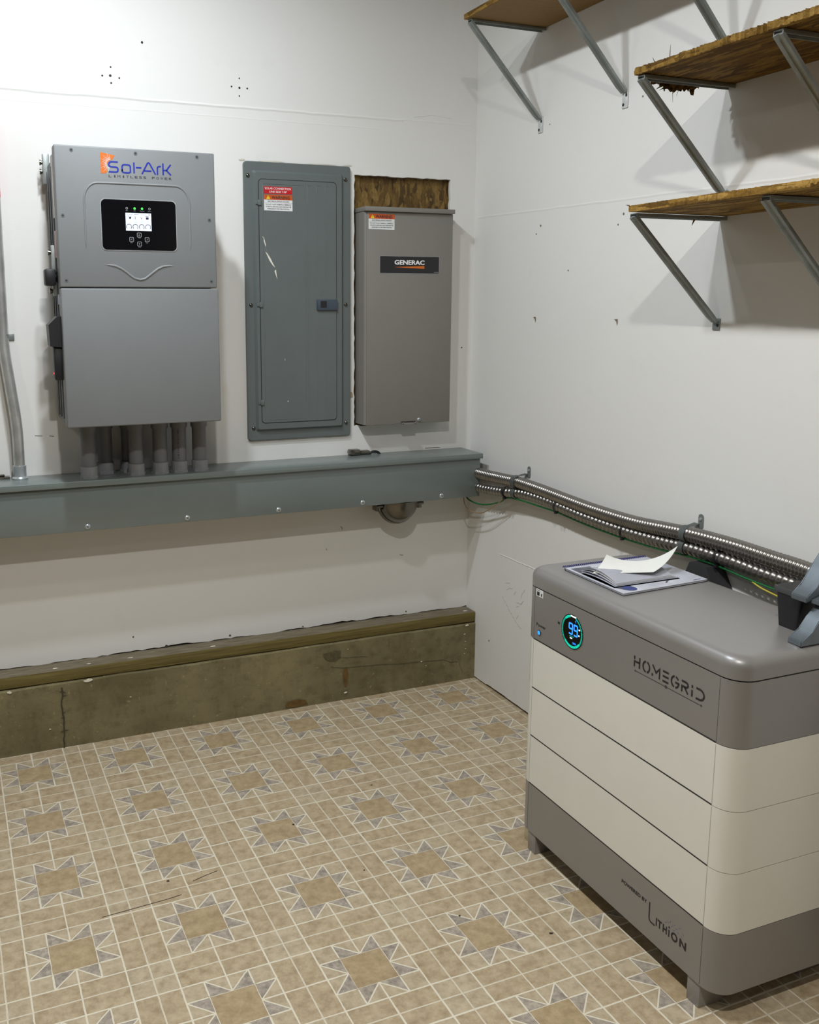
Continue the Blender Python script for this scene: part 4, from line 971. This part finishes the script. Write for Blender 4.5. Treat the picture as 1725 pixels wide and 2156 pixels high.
bm = bmesh.new(); coil(bm); fin(bm, 'coil_binding', M['coil'], nb, nb, 80)
def curl(name, grid, mat, label, cat, ink=None, thick=.0012):
    """grid: rows of 3D points, smooth-subdivided into a sheet"""
    nu, nv = len(grid[0]), len(grid)
    def bz(t, P):
        Q = [Vector(p) for p in P]
        while len(Q) > 1: Q = [Q[i].lerp(Q[i+1], t) for i in range(len(Q)-1)]
        return Q[0]
    K = 16
    bm = bmesh.new()
    V = [[bm.verts.new(bz(j/K, [bz(i/K, row) for row in grid])) for i in range(K+1)] for j in range(K+1)]
    for j in range(K):
        for i in range(K): bm.faces.new((V[j][i], V[j][i+1], V[j+1][i+1], V[j+1][i]))
    bmesh.ops.recalc_face_normals(bm, faces=bm.faces[:])
    bmesh.ops.solidify(bm, geom=bm.faces[:], thickness=thick)
    o = fin(bm, name, mat, smooth=60); return o
Z6 = TZ+.0066
bk = thing('folded_booklet', 'folded stack of white printed papers fanned open on the spiral notebook', 'booklet', (-.3, -1.34, Z6))
for k, (mt, dz, sh) in enumerate(((M['dark_photo'], 0, -.012), (M['paper'], .0016, -.006), (M['paper'], .0034, 0), (M['paper2'], .0052, .004), (M['paper'], .0070, .002))):
    P = [(-.402+sh*.4, -1.262+sh), (-.408+.003*k, -1.404+.002*k), (-.206-.004*k, -1.402+.003*k), (-.192, -1.280)]
    bm = bmesh.new(); K = 12; rows = []
    for j in range(K+1):
        for_row = []
        for i in range(K+1):
            u, v = i/K, j/K
            p = (Vector((*P[0], 0)).lerp(Vector((*P[1], 0)), v)).lerp(Vector((*P[3], 0)).lerp(Vector((*P[2], 0)), v), u)
            p.z = Z6+.0004+dz+dz*1.6*math.sin(PI*min(1, v*.9+.1))*math.exp(-3*u)+.004*k*.3*math.sin(PI*v)
            for_row.append(bm.verts.new(p))
        rows.append(for_row)
    for j in range(K):
        for i in range(K): bm.faces.new((rows[j][i], rows[j][i+1], rows[j+1][i+1], rows[j+1][i]))
    bmesh.ops.solidify(bm, geom=bm.faces[:], thickness=.0004)
    fin(bm, 'page', mt, bk, bk, 60)
sh = curl('loose_sheet', [[(-.408, -1.318, Z6+.013), (-.35, -1.345, Z6+.016), (-.30, -1.372, Z6+.018), (-.275, -1.385, Z6+.020)],
                          [(-.36, -1.29, Z6+.020), (-.31, -1.32, Z6+.012), (-.25, -1.35, Z6+.012), (-.21, -1.365, Z6+.030)],
                          [(-.325, -1.265, Z6+.040), (-.27, -1.285, Z6+.010), (-.20, -1.305, Z6+.015), (-.145, -1.32, Z6+.058)]], M['paper2'], '', '', thick=.0005)
tag(sh, 'loose curled white sheet lying highest on the pile of papers', 'paper sheet')
# ------------------------------------------------------------------ grey clamp with black block at the right edge
cl = thing('bar_clamp', 'cast grey metal clamp with black block on the battery top at the right edge', 'clamp', (-.26, -1.80, TZ))
fXZ = lambda u, v, h: Vector((u, h, v))
bm = bmesh.new()
prism(bm, [(-.308, TZ+.0008), (-.225, TZ+.0008), (-.205, TZ+.025), (-.190, TZ+.060), (-.185, TZ+.085), (-.215, TZ+.093), (-.250, TZ+.083), (-.250, TZ+.076), (-.235, TZ+.070), (-.262, TZ+.050), (-.278, TZ+.026), (-.306, TZ+.012)], -1.858, -1.824, fXZ)
bmesh.ops.bevel(bm, geom=bm.edges[:], offset=.0012, segments=2, affect='EDGES'); fin(bm, 'foot_arm', M['clampgrey'], cl, cl)
bm = bmesh.new()
prism(bm, [(-.262, TZ+.076), (-.262, TZ+.088), (-.235, TZ+.105), (-.205, TZ+.150), (-.180, TZ+.185), (-.150, TZ+.185), (-.185, TZ+.120), (-.215, TZ+.085)], -1.8235, -1.784, fXZ)
bmesh.ops.bevel(bm, geom=bm.edges[:], offset=.0015, segments=2, affect='EDGES'); fin(bm, 'upper_arm', M['clampgrey'], cl, cl)
bm = bmesh.new()
A_ = rrect(-.240, -1.783, -.165, -1.736, .006, 4); B_ = rrect(-.246, -1.800, -.150, -1.728, .008, 4)
v0 = [bm.verts.new((u, v, TZ+.0008)) for u, v in A_]; v1 = [bm.verts.new((u, v, TZ+.088)) for u, v in B_]
for i in range(len(A_)): j = (i+1) % len(A_); bm.faces.new((v0[i], v0[j], v1[j], v1[i]))
bm.faces.new(v0[::-1]); bm.faces.new(v1); fin(bm, 'block', M['black'], cl, cl, 50)
bm = bmesh.new(); bx(bm, (-.248, -1.802, TZ+.074), (-.150, -1.726, TZ+.088), .003); fin(bm, 'block_rim', simple('dark_grey_rim', srgb(70, 72, 72), .4), cl, cl)
bh = thing('cable_hood', 'dark tapered plastic cover on the wall behind the battery under the conduits', 'cable cover', (-.03, -1.31, .70))
bm = bmesh.new()
P0 = [(-.060, -1.335), (-.060, -1.275), (-.0006, -1.275), (-.0006, -1.335)]; P1 = [(-.062, -1.395), (-.062, -1.235), (-.0006, -1.235), (-.0006, -1.395)]
v0 = [bm.verts.new((u, v, .794)) for u, v in P0]; v1 = [bm.verts.new((u, v, .70)) for u, v in P1]
for i in range(4): j = (i+1) % 4; bm.faces.new((v0[i], v0[j], v1[j], v1[i]))
bm.faces.new(v0); bm.faces.new(v1[::-1]); fin(bm, 'hood', simple('dark_grey_plastic', srgb(58, 58, 60), .35), bh, bh)

# ------------------------------------------------------------------ shelves on the right wall
def shelf(name, y0, z, th, xf, mat, label, edge, jit, seed, emat):
    random.seed(seed)
    t = thing(name, label, 'shelf board', (0, y0, z), 'rough shelf boards on the right wall')
    ye = -2.75; N_ = 380
    bm = bmesh.new()
    rows = []
    for i in range(N_+1):
        y = y0+(ye-y0)*i/N_
        r = random.uniform(-jit, jit)
        a, b, c_ = xf+r+random.uniform(-jit, jit)*.5, xf+r, xf+r+random.uniform(-jit, jit)*.5
        w1, w2 = random.uniform(-jit, jit)*.35, random.uniform(-jit, jit)*.35
        yy = y if i else y+random.uniform(-.002, .002)
        # 7 points around the section: wall-bottom, mid-bottom, front-bottom, front-mid, front-top, mid-top, wall-top
        rows.append([bm.verts.new(p) for p in ((-.0008, yy, z), (xf*.5, yy, z+w1*.3), (a, yy, z+abs(w1)), (b-jit*.4, yy, z+th/2), (c_, yy, z+th-abs(w2)), (xf*.5, yy, z+th), (-.0008, yy, z+th))])
    for A, B in zip(rows, rows[1:]):
        for k in range(7): bm.faces.new((A[k], A[(k+1) % 7], B[(k+1) % 7], B[k]))
    bm.faces.new(rows[0]); bm.faces.new(rows[-1][::-1])
    o = fin(bm, 'board', mat, t, t, 25)
    return t, o
s1, s1b = shelf('shelf_board', -.405, 2.3565, .016, -.287, M['board'], 'smooth brown shelf board, highest on the right wall', 0, .0006, 3, None)
s2, s2b = shelf('shelf_board', -1.240, 2.0130, .017, -.290, M['osb'], 'ragged splintered strand board shelf, middle of three on the right wall', 0, .0035, 5, None)
s3, s3b = shelf('shelf_board', -1.256, 1.6935, .016, -.300, M['osb_gold'], 'rough golden strand board shelf, lowest on the right wall', 0, .0022, 9, None)
bm = bmesh.new(); bx(bm, (-.2895, -2.75, 2.3568), (-.2872, -.4045, 2.3722)); fin(bm, 'raw_edge', M['osb'], s1, s1)
# torn fibres hanging from the end of the middle shelf
random.seed(21)
bm = bmesh.new()
xs_ = [-.235+.0045*i for i in range(34)]
top_ = [bm.verts.new((x_, -1.238, 2.0135)) for x_ in xs_]; bot_ = [bm.verts.new((x_+random.uniform(-.002, .002), -1.238+random.uniform(-.003, .012), 2.003-random.uniform(.002, .020)*(1 if 6 < i < 30 else .3))) for i, x_ in enumerate(xs_)]
for i in range(len(xs_)-1): bm.faces.new((top_[i], top_[i+1], bot_[i+1], bot_[i]))
bmesh.ops.solidify(bm, geom=bm.faces[:], thickness=.003); fin(bm, 'torn_edge', M['osb'], s2, s2)
def splinters(root, lst, mat):
    for (x_, y_, z_), (dx, dy, dz), r in lst:
        bm = bmesh.new(); cyl(bm, (x_, y_, z_), (x_+dx, y_+dy, z_+dz), r, .0003, 6); fin(bm, 'splinter', mat, root, root)
splinters(s2, [((-.17, -1.236, 1.996), (.003, .0, -.034), .0009), ((-.20, -1.236, 2.0), (-.016, .006, -.010), .0035), ((-.185, -1.236, 2.0), (-.022, .004, -.012), .003), ((-.15, -1.238, 2.0), (.0, .01, -.02), .0009), ((-.29, -1.36, 2.029), (-.008, -.01, .022), .001), ((-.29, -1.31, 2.028), (-.002, .006, .012), .001)], M['osb'])
splinters(s3, [((-.09, -1.254, 1.690), (-.008, .004, -.022), .004), ((-.30, -1.258, 1.709), (-.006, .006, .002), .002), ((-.235, -1.254, 1.690), (-.012, .004, -.004), .003)], M['osb'])

def bracket(y, z, label, foot_=.05, depth=.276, drop=.262, rise=0.0):
    """galvanised shelf bracket: top arm on the underside, diagonal brace to a screwed foot plate"""
    t = thing('shelf_bracket', label, 'shelf bracket', (0, y, z), 'galvanised shelf brackets')
    W2 = .0125
    bm = bmesh.new(); bx(bm, (-depth, -W2, -.003), (-.0008, W2, -.0005), .0004); bx(bm, (-depth, -W2, -.010), (-.0008, -W2+.0018, -.001), .0004); bx(bm, (-depth, W2-.0018, -.010), (-.0008, W2, -.001), .0004)
    fin(bm, 'top_arm', M['galv'], t)
    bm = bmesh.new()
    p0 = Vector((-depth+.004, 0, -.006)); p1 = Vector((-.006, 0, -drop)); d = (p1-p0).normalized(); nn = Vector((-d.z, 0, d.x))
    if nn.x > 0: nn = -nn
    prof = [(-W2, .0), (-W2, .008), (-.006, .0088), (-.003, .0045), (.003, .0045), (.006, .0088), (W2, .008), (W2, 0)]
    R = []
    for q, k in ((p0, 1), (p0.lerp(p1, .94), 1), (p1, .8)):
        R.append([bm.verts.new(q+Vector((0, a*k, 0))+nn*b*k) for a, b in prof])
    for A, B in zip(R, R[1:]):
        for i in range(8): bm.faces.new((A[i], A[(i+1) % 8], B[(i+1) % 8], B[i]))
    bm.faces.new(R[0][::-1]); bm.faces.new(R[-1])
    fin(bm, 'brace', M['galv'], t)
    bm = bmesh.new(); bx(bm, (-.0035, -W2, -drop-foot_), (-.0008, W2, -drop+.006), .0006); fp = fin(bm, 'foot_plate', M['galv_plate'] if foot_ > .04 else M['galv'], t)
    for u, v in (((-.006, -.010), (.006, -foot_+.010)) if foot_ > .04 else ((-.006, -.012),)):
        flat('plate_hole', M['groove'], lambda bm: poly(bm, [Vector((-.0036-.0004, a, b-drop+0)) for a, b in circ(-u if foot_ <= .04 else u, v, .0048, 10)], lambda *a: None) if False else bm.faces.new([bm.verts.new((-.0040, a, b-drop)) for a, b in circ(u, v, .0046, 12)]), fp, None)
    return t
b11 = bracket(-.419, 2.3565, 'bracket under the highest shelf nearest the corner', .0450, .276, .280)
dup(b11, (0, -.846, 2.3565), 'bracket under the highest shelf, second from the corner')
dup(b11, (0, -1.262, 2.3565), 'bracket under the highest shelf whose brace ends behind the middle shelf')
dup(b11, (0, -1.668, 2.3565), 'bracket under the highest shelf above the frame at the right')
b21 = bracket(-1.255, 2.0125, 'bracket under the free end of the splintered middle shelf', .03, .282, .262)
dup(b21, (0, -1.662, 2.0125), 'bracket under the middle shelf at the right edge of the picture')
b31 = bracket(-1.2555, 1.6922, 'bracket under the free end of the lowest shelf', .024, .285, .262)
dup(b31, (0, -1.664, 1.6922), 'bracket under the lowest shelf at the right edge of the picture')
